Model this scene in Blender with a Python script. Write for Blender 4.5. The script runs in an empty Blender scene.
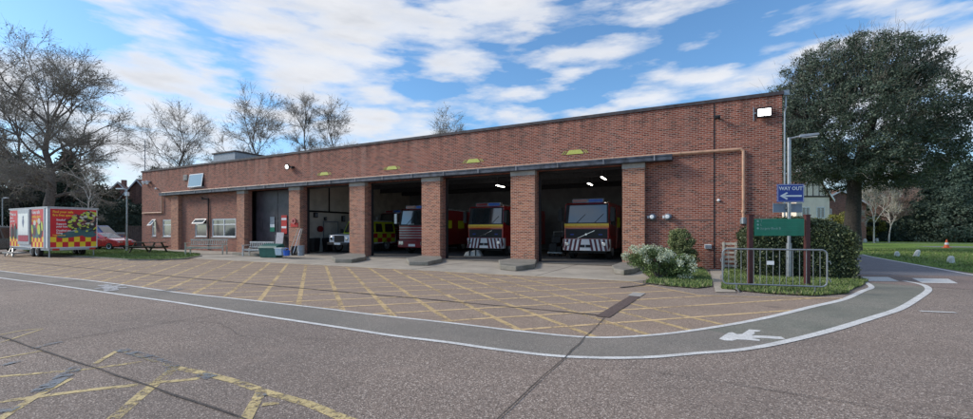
import bpy, bmesh, math, random
import numpy as np
from mathutils import Vector, Matrix
R = math.radians
rnd = random.Random(7)
sc = bpy.context.scene
col = sc.collection

# ------------------------------------------------------------------ survey
# the site was measured from the eye point (0,0,1.6); station front runs along X at Y=20
FL, HZ, EYE, YAW = 420.0, 231.0, 1.6, R(27)
def ray(px):
    u = (px - 486.5) / FL
    return (-math.sin(YAW) + u*math.cos(YAW), math.cos(YAW) + u*math.sin(YAW))
def G(px, py, h=0.0):                 # point on the ground
    z = FL*(EYE-h)/(py-HZ); x, y = ray(px)
    return (x*z, y*z)
def at(px, z):                        # bearing + depth
    x, y = ray(px); return (x*z, y*z)
def hgt(py, z): return EYE + (HZ-py)*z/FL

# ------------------------------------------------------------------ node helpers
def newmat(name):
    m = bpy.data.materials.new(name); m.use_nodes = True
    nt = m.node_tree; b = nt.nodes['Principled BSDF']
    return m, nt, b
def N(nt, t, **kw):
    n = nt.nodes.new(t)
    for k, v in kw.items():
        if k in n.inputs: n.inputs[k].default_value = v
        else: setattr(n, k, v)
    return n
def ramp(nt, src, stops):
    n = nt.nodes.new('ShaderNodeValToRGB'); e = n.color_ramp.elements
    while len(e) > 1: e.remove(e[0])
    e[0].position = stops[0][0]; e[0].color = c4(stops[0][1])
    for p, c in stops[1:]:
        x = e.new(p); x.color = c4(c)
    nt.links.new(src, n.inputs['Fac']); return n.outputs['Color']
def c4(c):
    if isinstance(c, (int, float)): return (c, c, c, 1)
    return (c[0], c[1], c[2], 1)
def mix(nt, fac, a, b, mode='MIX'):
    n = nt.nodes.new('ShaderNodeMix'); n.data_type = 'RGBA'; n.blend_type = mode
    for sock, v in ((n.inputs[0], fac), (n.inputs[6], a), (n.inputs[7], b)):
        if isinstance(v, bpy.types.NodeSocket): nt.links.new(v, sock)
        elif sock.type == 'RGBA': sock.default_value = c4(v)
        else: sock.default_value = v
    return n.outputs[2]
def math_(nt, op, a, b=0.0, c=0.0):
    n = nt.nodes.new('ShaderNodeMath'); n.operation = op
    for i, v in enumerate((a, b, c)):
        if isinstance(v, bpy.types.NodeSocket): nt.links.new(v, n.inputs[i])
        else: n.inputs[i].default_value = v
    return n.outputs[0]
def coords(nt, kind='Object'):
    return nt.nodes.new('ShaderNodeTexCoord').outputs[kind]
def noise(nt, vec, scale, detail=4, rough=.55, out='Fac', dist=0):
    n = N(nt, 'ShaderNodeTexNoise', Scale=scale, Detail=detail, Roughness=rough, Distortion=dist)
    if vec is not None: nt.links.new(vec, n.inputs['Vector'])
    return n.outputs[out]
def bump(nt, b, h, strength=.3, dist=.02):
    n = N(nt, 'ShaderNodeBump', Strength=strength, Distance=dist)
    nt.links.new(h, n.inputs['Height']); nt.links.new(n.outputs[0], b.inputs['Normal'])

def plain(name, c, rough=.6, metal=0, var=.12, scale=6, spec=.5, coat=0, bmp=0):
    """a colour with a little dirt and unevenness in it"""
    m, nt, b = newmat(name)
    v = coords(nt)
    f = noise(nt, v, scale, 5, .6)
    dark = tuple(x*(1-var*2) for x in c); light = tuple(min(1, x*(1+var)) for x in c)
    nt.links.new(ramp(nt, f, [(.3, dark), (.55, c), (.75, light)]), b.inputs['Base Color'])
    rr = N(nt, 'ShaderNodeMapRange'); nt.links.new(noise(nt, v, scale*2.3, 3), rr.inputs[0])
    rr.inputs[3].default_value = max(0, rough-.1); rr.inputs[4].default_value = min(1, rough+.12)
    nt.links.new(rr.outputs[0], b.inputs['Roughness'])
    b.inputs['Metallic'].default_value = metal
    b.inputs['Specular IOR Level'].default_value = spec
    b.inputs['Coat Weight'].default_value = coat
    b.inputs['Coat Roughness'].default_value = .08
    if bmp: bump(nt, b, noise(nt, v, scale*6, 3), .4, bmp)
    return m
def emis(name, c, s):
    m, nt, b = newmat(name)
    b.inputs['Base Color'].default_value = c4(c)
    b.inputs['Emission Color'].default_value = c4(c); b.inputs['Emission Strength'].default_value = s
    return m

# ------------------------------------------------------------------ materials
def brick_mat(name, c1, c2, c3, mortar, dirt=.35):
    m, nt, b = newmat(name)
    v = coords(nt)
    s = nt.nodes.new('ShaderNodeSeparateXYZ'); nt.links.new(v, s.inputs[0])
    u = math_(nt, 'ADD', s.outputs[0], s.outputs[1])
    cb = nt.nodes.new('ShaderNodeCombineXYZ'); nt.links.new(u, cb.inputs[0]); nt.links.new(s.outputs[2], cb.inputs[1])
    br = nt.nodes.new('ShaderNodeTexBrick'); nt.links.new(cb.outputs[0], br.inputs['Vector'])
    br.inputs['Scale'].default_value = 1; br.inputs['Brick Width'].default_value = .225
    br.inputs['Row Height'].default_value = .075; br.inputs['Mortar Size'].default_value = .010
    br.inputs['Mortar Smooth'].default_value = .2
    br.inputs['Color1'].default_value = (0, 0, 0, 1); br.inputs['Color2'].default_value = (1, 1, 1, 1)
    br.inputs['Mortar'].default_value = (.5, .5, .5, 1)
    # second random per brick: noise sampled on a brick sized lattice
    bw = nt.nodes.new('ShaderNodeTexWhiteNoise'); bw.noise_dimensions = '2D'
    row = math_(nt, 'FLOOR', math_(nt, 'DIVIDE', s.outputs[2], .075))
    off = math_(nt, 'MULTIPLY', math_(nt, 'MODULO', row, 2.0), .1125)
    colm = math_(nt, 'FLOOR', math_(nt, 'DIVIDE', math_(nt, 'ADD', u, off), .225))
    cc = nt.nodes.new('ShaderNodeCombineXYZ'); nt.links.new(row, cc.inputs[0]); nt.links.new(colm, cc.inputs[1])
    nt.links.new(cc.outputs[0], bw.inputs['Vector'])
    base = ramp(nt, br.outputs['Color'], [(0, c1), (.5, c2), (1, c3)])
    base = mix(nt, ramp(nt, bw.outputs['Value'], [(.80, 0), (.86, .8)]), base, tuple(x*.38 for x in c1))
    base = mix(nt, br.outputs['Fac'], base, mortar)
    big = noise(nt, v, .35, 5, .6)
    base = mix(nt, ramp(nt, big, [(.42, 0), (.7, dirt)]), base, (.05, .035, .032))
    mid = noise(nt, v, 2.2, 4, .6)
    base = mix(nt, ramp(nt, mid, [(.5, 0), (.8, .25)]), base, (.30, .20, .17))
    # rain staining below the coping: streaks stretched along the height
    st = nt.nodes.new('ShaderNodeMapping'); st.inputs['Scale'].default_value = (1.6, 1.6, .12)
    nt.links.new(v, st.inputs[0])
    streak = ramp(nt, noise(nt, st.outputs[0], 1.4, 4, .6), [(.45, 0), (.7, 1)])
    top = N(nt, 'ShaderNodeMapRange'); nt.links.new(s.outputs[2], top.inputs[0])
    top.inputs[1].default_value = 5.6; top.inputs[2].default_value = 6.9
    f = math_(nt, 'MULTIPLY', math_(nt, 'MULTIPLY', streak, top.outputs[0]), .75)
    pale = ramp(nt, noise(nt, st.outputs[0], .8, 5, .65), [(.52, 0), (.72, .35)])
    base = mix(nt, pale, base, (.36, .24, .20))
    base = mix(nt, f, base, (.035, .028, .028))
    nt.links.new(base, b.inputs['Base Color'])
    b.inputs['Roughness'].default_value = .9; b.inputs['Specular IOR Level'].default_value = .25
    inv = math_(nt, 'SUBTRACT', 1.0, br.outputs['Fac'])
    bump(nt, b, inv, .5, .008)
    return m
BRICK = brick_mat('red_brick', (.185, .042, .024), (.28, .068, .038), (.36, .108, .062), (.44, .33, .275), .25)
BRICKP = brick_mat('pier_brick', (.27, .074, .038), (.385, .12, .060), (.48, .185, .095), (.52, .41, .33), .14)
BRICKH = brick_mat('house_brick', (.25, .09, .06), (.32, .12, .08), (.36, .15, .1), (.34, .29, .26), .1)

def asphalt(name, tone, chip, dark=.45, blotch=(.09, .085, .085), blot=.35, big=.3, scale=95):
    m, nt, b = newmat(name)
    v = coords(nt)
    vo = N(nt, 'ShaderNodeTexVoronoi', Scale=scale); nt.links.new(v, vo.inputs['Vector'])
    sep = nt.nodes.new('ShaderNodeSeparateColor'); nt.links.new(vo.outputs['Color'], sep.inputs[0])
    grain = ramp(nt, sep.outputs[0], [(0, tuple(x*dark for x in tone)), (.45, tone), (.8, tone), (.97, chip)])
    n2 = noise(nt, v, scale*.32, 3, .7)
    grain = mix(nt, ramp(nt, n2, [(.35, .45), (.55, 0)]), grain, tuple(x*.55 for x in tone))
    n3 = noise(nt, v, big, 6, .62)
    grain = mix(nt, ramp(nt, n3, [(.4, 0), (.72, blot)]), grain, blotch)
    n4 = noise(nt, v, 1.7, 5, .6)
    grain = mix(nt, ramp(nt, n4, [(.52, 0), (.75, .22)]), grain, tuple(min(1, x*1.35) for x in tone))
    tm = nt.nodes.new('ShaderNodeMapping'); tm.inputs['Scale'].default_value = (.12, 1.1, 1); tm.inputs['Rotation'].default_value = (0, 0, R(6)); nt.links.new(v, tm.inputs[0])
    grain = mix(nt, ramp(nt, noise(nt, tm.outputs[0], .8, 5, .6), [(.48, 0), (.68, .28)]), grain, tuple(x*.62 for x in tone))
    sp = N(nt, 'ShaderNodeTexVoronoi', Scale=.55); nt.links.new(v, sp.inputs['Vector']); dd = math_(nt, 'ADD', sp.outputs['Distance'], math_(nt, 'MULTIPLY', noise(nt, v, 6, 5, .7), .16))
    grain = mix(nt, ramp(nt, dd, [(.12, .45), (.2, 0)]), grain, (.10, .085, .08))
    nt.links.new(grain, b.inputs['Base Color'])
    b.inputs['Roughness'].default_value = .88; b.inputs['Specular IOR Level'].default_value = .35
    bump(nt, b, vo.outputs['Distance'], .5, .008)
    return m
ASPH = asphalt('asphalt', (.278, .218, .180), (.68, .58, .50), dark=.24, big=.18, blot=.5)
ASPHB = asphalt('asphalt_box', (.325, .242, .185), (.64, .53, .42), blotch=(.19, .145, .115), blot=.5, big=.4)
WALK = asphalt('walkway', (.262, .232, .20), (.47, .43, .38), dark=.4, blotch=(.11, .115, .105), blot=.6, big=.35, scale=130)
GREENW = asphalt('walkway_green', (.245, .235, .195), (.45, .42, .37), dark=.4, blotch=(.07, .1, .08), blot=.6, big=.5, scale=130)
ROADB = asphalt('road_grey', (.20, .20, .225), (.4, .4, .42), blot=.25)
PATCH = asphalt('patch', (.12, .085, .075), (.26, .2, .18), dark=.7, blot=.2)
HUMP = asphalt('hump', (.25, .19, .165), (.5, .42, .38), blot=.3)

def concrete(name, c, c2, sc_=.8):
    m, nt, b = newmat(name); v = coords(nt)
    f = noise(nt, v, sc_, 7, .65); g = noise(nt, v, 30, 3, .7)
    x = ramp(nt, f, [(.3, c2), (.55, c), (.75, tuple(min(1, k*1.25) for k in c))])
    x = mix(nt, ramp(nt, g, [(.4, .35), (.6, 0)]), x, tuple(k*.55 for k in c))
    nt.links.new(x, b.inputs['Base Color']); b.inputs['Roughness'].default_value = .9
    bump(nt, b, g, .3, .006)
    return m
CONC = concrete('concrete', (.42, .37, .30), (.26, .23, .19))
CONCD = concrete('concrete_dark', (.25, .23, .195), (.12, .12, .09), 2)
CONCL = concrete('concrete_light', (.42, .40, .37), (.28, .26, .24), 1.5)
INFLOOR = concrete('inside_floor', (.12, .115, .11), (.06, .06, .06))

def paint(name, c, wear=.5, dirt=(.2, .18, .16), rest=.5):
    m, nt, b = newmat(name); v = coords(nt)
    out = nt.nodes['Material Output']
    f = noise(nt, v, 9, 8, .75); f2 = noise(nt, v, .9, 4, .6)
    s = math_(nt, 'ADD', math_(nt, 'MULTIPLY', f, .65), math_(nt, 'MULTIPLY', f2, .35))
    mask = ramp(nt, s, [(max(0, wear-.03), 0), (wear+.05, 1)])
    cl = ramp(nt, noise(nt, v, 3, 5, .7), [(.3, tuple(k*.72 for k in c)), (.6, c)])
    cl = mix(nt, ramp(nt, noise(nt, v, 60, 2, .6), [(.38, .5), (.5, 0)]), cl, dirt)
    nt.links.new(cl, b.inputs['Base Color']); b.inputs['Roughness'].default_value = .7
    tr = nt.nodes.new('ShaderNodeBsdfTransparent'); mx = nt.nodes.new('ShaderNodeMixShader')
    nt.links.new(mask, mx.inputs[0]); nt.links.new(tr.outputs[0], mx.inputs[1]); nt.links.new(b.outputs[0], mx.inputs[2])
    nt.links.new(mx.outputs[0], out.inputs['Surface'])
    return m
WPAINT = paint('white_paint', (.72, .72, .70), .36)
WPAINTD = paint('white_paint_dull', (.52, .52, .53), .46)
YPAINT = paint('yellow_paint', (.60, .43, .20), .455, (.25, .2, .15))
YPAINTF = paint('yellow_paint_faint', (.68, .48, .25), .435, (.25, .2, .15))
YPAINTN = paint('yellow_paint_near', (.60, .47, .22), .465, (.22, .2, .16))
BPAINT = paint('blue_grey_overpaint', (.19, .215, .245), .495, (.1, .1, .1))
JOINT = plain('tar_joint', (.075, .065, .06), .85, var=.3, scale=14)

WHITE = plain('white_upvc', (.75, .76, .77), .4, var=.05)
GLASS = plain('window_glass', (.025, .032, .035), .04, var=.2, spec=1, coat=1)
GLASSN = plain('window_blind', (.06, .07, .07), .15, var=.4, scale=3, spec=.8, coat=1)
SLATE = plain('canopy_lead', (.075, .085, .11), .5, var=.4, scale=3)
SLATEL = plain('lead_flashing', (.22, .23, .26), .5, var=.35, scale=4)
COPING = plain('coping', (.065, .055, .06), .7, var=.3, scale=3)
COPPER = plain('orange_pipe', (.56, .33, .215), .45, var=.15, scale=5)
GALV = plain('galvanised', (.34, .36, .37), .4, .7, var=.12)
LEADG = plain('grey_metal', (.24, .27, .31), .5, .3, var=.15)
DKDOOR = plain('dark_door', (.055, .045, .055), .45, var=.25, scale=2)
BLACK = plain('black_plastic', (.012, .012, .014), .6, var=.2)
RUBBER = plain('rubber', (.02, .02, .02), .85, var=.2)
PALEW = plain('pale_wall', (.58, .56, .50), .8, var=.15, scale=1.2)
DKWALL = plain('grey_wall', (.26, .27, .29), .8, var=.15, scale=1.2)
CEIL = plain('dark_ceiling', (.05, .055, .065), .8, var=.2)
FRED = plain('fire_red', (.38, .012, .012), .3, var=.1, coat=.8, scale=2)
FDRED = plain('deep_red', (.24, .012, .02), .35, var=.1, coat=.6, scale=2)
MAROON = plain('chevron_maroon', (.10, .01, .022), .4)
FYEL = plain('hivis_yellow', (.62, .72, .03), .4, var=.08)
ORANGE = plain('amber_band', (.85, .30, .03), .4, var=.1)
YELLB = plain('yellow_band', (.9, .62, .06), .4, var=.1)
MWHITE = plain('vehicle_white', (.72, .74, .76), .35, var=.06, coat=.5)
SILVER = plain('silver', (.45, .46, .48), .35, .7, var=.1)
CHROME = plain('chrome', (.7, .7, .72), .18, 1, var=.05)
SIGNY = plain('sign_yellow', (.52, .54, .12), .5, var=.1)
SIGNB = plain('sign_blue', (.015, .05, .30), .4, var=.1)
SIGNG = plain('sign_green', (.01, .21, .115), .45, var=.12, scale=3)
SIGNGR = plain('sign_grey', (.22, .27, .33), .5, var=.08)
SIGNW = plain('sign_white', (.78, .80, .80), .5, var=.04)
POSTR = plain('maroon_post', (.085, .022, .02), .6, var=.2)
WOODG = plain('weathered_oak', (.58, .53, .44), .85, var=.22, scale=9)
WOODB = plain('grey_bench_wood', (.55, .54, .51), .85, var=.2, scale=9)
WOODD = plain('dark_stained_wood', (.06, .06, .045), .85, var=.3, scale=8)
FENCEW = plain('brown_fence', (.10, .065, .05), .85, var=.3, scale=4)
RENDER_ = plain('cream_render', (.90, .76, .64), .85, var=.08, scale=1)
TILE = plain('roof_tile', (.16, .085, .065), .85, var=.3, scale=2)
TIMBER = plain('dark_timber', (.06, .045, .04), .8)
TREDC = plain('trailer_red', (.62, .015, .025), .45, var=.06, scale=1.5)
TYEL = plain('trailer_yellow', (.90, .62, .03), .45, var=.05)
GREYT = plain('trailer_grey', (.45, .47, .50), .45, .3, var=.1)
CARRED = plain('car_red', (.48, .02, .02), .25, var=.05, coat=1)
CARBLUE = plain('car_blue', (.02, .07, .28), .25, var=.05, coat=1)
CARDK = plain('car_dark', (.13, .15, .16), .25, .3, var=.05, coat=1)
BINGREEN = plain('bin_green', (.015, .11, .09), .5, var=.15)
BLUEP = plain('blue_plastic', (.02, .12, .55), .4, var=.1)
PALEBL = plain('pale_blue_plastic', (.45, .58, .66), .5, var=.1)
REDP = plain('red_plastic', (.55, .03, .02), .4, var=.1)
CONEO = plain('cone_orange', (.75, .13, .03), .5, var=.1)
STONEW = plain('painted_stone', (.66, .66, .62), .85, var=.2, scale=7, bmp=.02)
LIT = emis('lit_tube', (1, .93, .8), 22)
FLOOD = emis('lit_flood', (1, .98, .94), 4)
BARK = plain('bark', (.16, .135, .115), .95, var=.35, scale=9, bmp=.02)
BARKD = plain('bark_dark', (.045, .038, .032), .95, var=.35, scale=9, bmp=.02)
BARKP = plain('bark_pale', (.62, .58, .52), .9, var=.3, scale=6)
TWIG = plain('twig', (.30, .27, .23), .95, var=.25)
TWIGR = plain('twig_red', (.33, .22, .19), .95, var=.25)

def leafmat(name, a, b_, c, rough=.6):
    m, nt, b = newmat(name)
    g = nt.nodes.new('ShaderNodeNewGeometry')
    v = coords(nt)
    r1 = ramp(nt, g.outputs['Random Per Island'], [(0, a), (.55, b_), (1, c)])
    n = noise(nt, v, .7, 3, .6)
    r1 = mix(nt, ramp(nt, n, [(.38, .5), (.62, 0)]), r1, tuple(x*.6 for x in a))
    nt.links.new(r1, b.inputs['Base Color']); b.inputs['Roughness'].default_value = rough
    b.inputs['Specular IOR Level'].default_value = .3
    return m
L_OAK = leafmat('holm_leaf', (.045, .07, .05), (.075, .11, .075), (.16, .20, .14))
L_CON = leafmat('conifer_leaf', (.03, .055, .042), (.05, .085, .06), (.08, .12, .08))
L_HEDGE = leafmat('hedge_leaf', (.035, .055, .025), (.08, .105, .045), (.19, .22, .11), .42)
L_YEW = leafmat('yew_leaf', (.025, .042, .03), (.045, .068, .045), (.075, .10, .065))
L_BUSH = leafmat('bush_leaf', (.09, .14, .045), (.16, .23, .08), (.28, .35, .15))
L_BUSH2 = leafmat('olive_leaf', (.15, .185, .07), (.22, .26, .11), (.31, .34, .16))
L_FLOW = leafmat('white_blossom', (.42, .48, .30), (.60, .66, .48), (.74, .78, .66))
L_BUD = leafmat('spring_bud', (.16, .15, .10), (.24, .23, .15), (.33, .31, .2))
L_IVY = leafmat('brush_leaf', (.05, .055, .03), (.08, .085, .05), (.13, .12, .08))
L_GOLD = leafmat('golden_leaf', (.14, .15, .03), (.22, .22, .05), (.30, .27, .07))
GRASSB = leafmat('grass_blade', (.11, .17, .045), (.17, .25, .07), (.33, .33, .17), .7)
def lawnmat():
    m, nt, b = newmat('lawn'); v = coords(nt)
    f = noise(nt, v, .5, 8, .7); g = noise(nt, v, 25, 4, .8)
    x = ramp(nt, f, [(.3, (.12, .20, .045)), (.5, (.17, .27, .06)), (.7, (.22, .31, .085))])
    x = mix(nt, ramp(nt, g, [(.35, .6), (.6, 0)]), x, (.045, .07, .018))
    nt.links.new(x, b.inputs['Base Color']); b.inputs['Roughness'].default_value = .95
    b.inputs['Specular IOR Level'].default_value = .1
    bump(nt, b, g, .8, .05)
    return m
LAWN = lawnmat()
SOIL = plain('bed_soil', (.17, .15, .085), .95, var=.35, scale=5, bmp=.02)

# ------------------------------------------------------------------ mesh helpers
def tag(o, label=None, cat=None, group=None, kind=None):
    if label: o['label'] = label
    if cat: o['category'] = cat
    if group: o['group'] = group
    if kind: o['kind'] = kind
    return o
def thing(name, label, cat, loc=(0, 0, 0), rz=0, group=None):
    o = bpy.data.objects.new(name, None); col.objects.link(o)
    o.location = loc; o.rotation_euler = (0, 0, rz); o.empty_display_size = .3
    return tag(o, label, cat, group)

class MB:
    def __init__(s, off=(0, 0, 0)):
        s.v = []; s.f = []; s.mi = []; s.off = Vector(off); s.M = None
    def pt(s, p):
        p = Vector(p)
        if s.M is not None: p = s.M @ p
        s.v.append(tuple(p - s.off)); return len(s.v)-1
    def face(s, pts, m=0):
        s.f.append([s.pt(p) for p in pts]); s.mi.append(m)
    def box(s, x0, y0, z0, x1, y1, z1, m=0):
        if x0 > x1: x0, x1 = x1, x0
        if y0 > y1: y0, y1 = y1, y0
        if z0 > z1: z0, z1 = z1, z0
        i = [s.pt(p) for p in ((x0,y0,z0),(x1,y0,z0),(x1,y1,z0),(x0,y1,z0),(x0,y0,z1),(x1,y0,z1),(x1,y1,z1),(x0,y1,z1))]
        for q in ((0,3,2,1),(4,5,6,7),(0,1,5,4),(1,2,6,5),(2,3,7,6),(3,0,4,7)):
            s.f.append([i[k] for k in q]); s.mi.append(m)
        return s
    def hexa(s, lo, hi, m=0):          # lower ring, upper ring
        n = len(lo); a = [s.pt(p) for p in lo]; b = [s.pt(p) for p in hi]
        s.f.append(a[::-1]); s.mi.append(m); s.f.append(b); s.mi.append(m)
        for k in range(n):
            s.f.append([a[k], a[(k+1) % n], b[(k+1) % n], b[k]]); s.mi.append(m)
        return s
    def prism(s, poly, vec, m=0):
        vec = Vector(vec)
        return s.hexa(poly, [Vector(p)+vec for p in poly], m)
    def tube(s, p0, p1, r0, r1=None, n=8, m=0, caps=True):
        r1 = r0 if r1 is None else r1
        p0 = Vector(p0); p1 = Vector(p1); d = (p1-p0).normalized()
        a = d.orthogonal().normalized(); b = d.cross(a)
        ra = [s.pt(p0 + (a*math.cos(2*math.pi*k/n)+b*math.sin(2*math.pi*k/n))*r0) for k in range(n)]
        rb = [s.pt(p1 + (a*math.cos(2*math.pi*k/n)+b*math.sin(2*math.pi*k/n))*r1) for k in range(n)]
        for k in range(n):
            s.f.append([ra[k], ra[(k+1) % n], rb[(k+1) % n], rb[k]]); s.mi.append(m)
        if caps:
            s.f.append(ra[::-1]); s.mi.append(m); s.f.append(rb); s.mi.append(m)
        return s
    def path(s, pts, r, n=8, m=0):
        for a, b in zip(pts, pts[1:]): s.tube(a, b, r, n=n, m=m)
        for p in pts[1:-1]: s.ball(p, r*1.02, m=m)
        return s
    def ball(s, c, r, n=8, k=5, m=0, sz=1):
        c = Vector(c); rings = []
        for j in range(1, k):
            t = math.pi*j/k
            rings.append([s.pt(c+Vector((math.sin(t)*math.cos(2*math.pi*i/n)*r, math.sin(t)*math.sin(2*math.pi*i/n)*r, math.cos(t)*r*sz))) for i in range(n)])
        tp = s.pt(c+Vector((0, 0, r*sz))); bt = s.pt(c-Vector((0, 0, r*sz)))
        for i in range(n):
            s.f.append([tp, rings[0][i], rings[0][(i+1) % n]]); s.mi.append(m)
            s.f.append([bt, rings[-1][(i+1) % n], rings[-1][i]]); s.mi.append(m)
            for a, b in zip(rings, rings[1:]):
                s.f.append([a[i], b[i], b[(i+1) % n], a[(i+1) % n]]); s.mi.append(m)
        return s
    def lathe(s, c, axis, prof, n=20, m=0):     # prof: (distance along axis, radius)
        c = Vector(c); d = Vector(axis).normalized(); a = d.orthogonal().normalized(); b = d.cross(a)
        rings = [[s.pt(c+d*t+(a*math.cos(2*math.pi*i/n)+b*math.sin(2*math.pi*i/n))*r) for i in range(n)] for t, r in prof]
        for p, q in zip(rings, rings[1:]):
            for i in range(n):
                s.f.append([p[i], p[(i+1) % n], q[(i+1) % n], q[i]]); s.mi.append(m)
        s.f.append(rings[0][::-1]); s.mi.append(m); s.f.append(rings[-1]); s.mi.append(m)
        return s
    def build(s, name, mats, parent=None, bevel=0, smooth=False, loc=None):
        me = bpy.data.meshes.new(name); me.from_pydata(s.v, [], s.f); me.update()
        if not isinstance(mats, (list, tuple)): mats = [mats]
        for m in mats: me.materials.append(m)
        if len(mats) > 1: me.polygons.foreach_set('material_index', s.mi)
        if smooth: me.polygons.foreach_set('use_smooth', [True]*len(s.f))
        o = bpy.data.objects.new(name, me); col.objects.link(o)
        if parent is not None: o.parent = parent
        if loc is not None: o.location = loc
        if bevel:
            b = o.modifiers.new('bevel', 'BEVEL'); b.width = bevel; b.segments = 2; b.limit_method = 'ANGLE'
        return o

def npmesh(name, V, F, mats, mi=None, parent=None, smooth=False):
    """F: (n,k) array of equal sized faces"""
    me = bpy.data.meshes.new(name)
    n, k = F.shape
    me.vertices.add(len(V)); me.vertices.foreach_set('co', V.astype(np.float32).ravel())
    me.loops.add(n*k); me.loops.foreach_set('vertex_index', F.astype(np.int32).ravel())
    me.polygons.add(n); me.polygons.foreach_set('loop_start', np.arange(0, n*k, k, dtype=np.int32))
    try: me.polygons.foreach_set('loop_total', np.full(n, k, dtype=np.int32))
    except Exception: pass
    if not isinstance(mats, (list, tuple)): mats = [mats]
    for m in mats: me.materials.append(m)
    if mi is not None: me.polygons.foreach_set('material_index', mi.astype(np.int32))
    me.update(calc_edges=True)
    o = bpy.data.objects.new(name, me); col.objects.link(o)
    if parent is not None: o.parent = parent
    return o
def leaf_arrays(C, size, rs, flat=0.0, asp=.55):
    n = len(C)
    a = rs.normal(size=(n, 3)); a[:, 2] *= (1-flat); a /= np.linalg.norm(a, axis=1)[:, None]
    b = rs.normal(size=(n, 3)); b -= (b*a).sum(1)[:, None]*a; b /= np.linalg.norm(b, axis=1)[:, None]
    s = size*rs.uniform(.6, 1.35, n)[:, None]
    V = np.empty((n, 4, 3))
    V[:, 0] = C-a*s*.5; V[:, 1] = C+b*s*asp*.5; V[:, 2] = C+a*s*.5; V[:, 3] = C-b*s*asp*.5
    return V.reshape(-1, 3), np.arange(4*n).reshape(n, 4)
def seg_arrays(segs, sides):
    S = np.array(segs)                       # x0 y0 z0 x1 y1 z1 r0 r1
    n = len(S); p0 = S[:, :3]; p1 = S[:, 3:6]; d = p1-p0
    d /= np.maximum(np.linalg.norm(d, axis=1), 1e-6)[:, None]
    ref = np.where(np.abs(d[:, 2:3]) > .9, np.array([[1., 0, 0]]), np.array([[0, 0, 1.]]))
    a = np.cross(d, ref); a /= np.linalg.norm(a, axis=1)[:, None]; b = np.cross(d, a)
    V = np.empty((n, 2*sides, 3))
    for k in range(sides):
        t = 2*math.pi*k/sides; o = a*math.cos(t)+b*math.sin(t)
        V[:, k] = p0+o*S[:, 6:7]; V[:, sides+k] = p1+o*S[:, 7:8]
    F = []
    base = (np.arange(n)*2*sides)[:, None]
    for k in range(sides):
        F.append(base+np.array([[k, (k+1) % sides, sides+(k+1) % sides, sides+k]]))
    return V.reshape(-1, 3), np.concatenate(F)

def ribbon(pts, w, z, name=None, mat=None, mb=None):
    """flat strip along a ground polyline"""
    P = [Vector((p[0], p[1], 0)) for p in pts]
    L = []; Rr = []
    for i, p in enumerate(P):
        d = (P[min(i+1, len(P)-1)]-P[max(i-1, 0)]).normalized(); n = Vector((-d.y, d.x, 0))
        ww = w[i] if isinstance(w, (list, tuple)) else w
        L.append(p+n*ww/2+Vector((0, 0, z))); Rr.append(p-n*ww/2+Vector((0, 0, z)))
    mb = mb or MB()
    for i in range(len(P)-1): mb.face([L[i], Rr[i], Rr[i+1], L[i+1]])
    return mb
def smooth(pts, n=6):
    """Catmull-Rom through 2-D points"""
    P = [Vector((p[0], p[1])) for p in pts]; P = [P[0]*2-P[1]]+P+[P[-1]*2-P[-2]]
    out = []
    for i in range(1, len(P)-2):
        for k in range(n):
            t = k/n; a, b, c, d = P[i-1:i+3]
            out.append(.5*((2*b)+(c-a)*t+(2*a-5*b+4*c-d)*t*t+(3*b-a-3*c+d)*t**3))
    out.append(P[-2]); return out
def sheet(name, poly, z, mat, kind='structure'):
    mb = MB(); mb.face([(p[0], p[1], z) for p in poly])
    return tag(mb.build(name, mat), kind=kind)
def text(s, size, mat, parent, loc, rot, name='lettering', align='LEFT', ext=.002, sx=1, bold=0):
    c = bpy.data.curves.new(name, 'FONT'); c.body = s; c.size = size; c.extrude = ext; c.align_x = align
    c.offset = bold; c.resolution_u = 2
    c.materials.append(mat)
    o = bpy.data.objects.new(name, c); col.objects.link(o); o.parent = parent
    bpy.context.view_layer.update(); dg = bpy.context.evaluated_depsgraph_get()
    me = bpy.data.meshes.new_from_object(o.evaluated_get(dg)); bpy.data.objects.remove(o)
    o = bpy.data.objects.new(name, me); col.objects.link(o); o.parent = parent
    o.location = loc; o.rotation_euler = rot; o.scale = (sx, 1, 1)
    return o

# ------------------------------------------------------------------ ground
UP = [(-40, 6.2)] + [G(*p) for p in [(0,271),(38.5,275.6),(84.8,280.2),(128.5,285.8),(180,293),(250,300.5),(321.6,308.5),(374,315),(450,323.2),(522,331.7),(588.7,337.6),(645,336),(700,329.7),(761.7,319),(813,306.7),(843.9,299.5),(862.4,291.3),(871.6,287.2)]]
UPe = UP + [G(864, 281.6)]
LO = [(-40, 5.25)] + [G(*p) for p in [(0,278),(31,282),(77,288.4),(128.5,296),(180,303.3),(250,314.3),(333.5,326.8),(393,336),(450,343),(499,350),(565.8,357),(640,358),(700,353.4),(741,350),(782,342.7),(831.6,330.4),(874.7,317.3),(900,308.8),(917,299),(928.5,290),(922,284.7),(904,281)]]
mb = MB(); mb.face([(-700, -300, 0), (700, -300, 0), (700, 900, 0), (-700, 900, 0)])
tag(mb.build('ground', ASPH), kind='structure')
UPs, LOs = smooth(UPe), smooth(LO)
# forecourt box (warmer worn surface) up to the concrete apron
TOPB = [(-1.9, 13.9), (-1.0, 12.9), (-.4, 12.2), G(700, 295), G(750, 296.5), G(800, 297.5), G(845, 298.2)]
box_poly = [(p.x, p.y) for p in UPs if p.x < 2.95] + [(p[0], p[1]) for p in TOPB[::-1]] + [(-46, 14.0), (-46, 6.2)]
sheet('forecourt', box_poly, .002, ASPHB)
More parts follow.
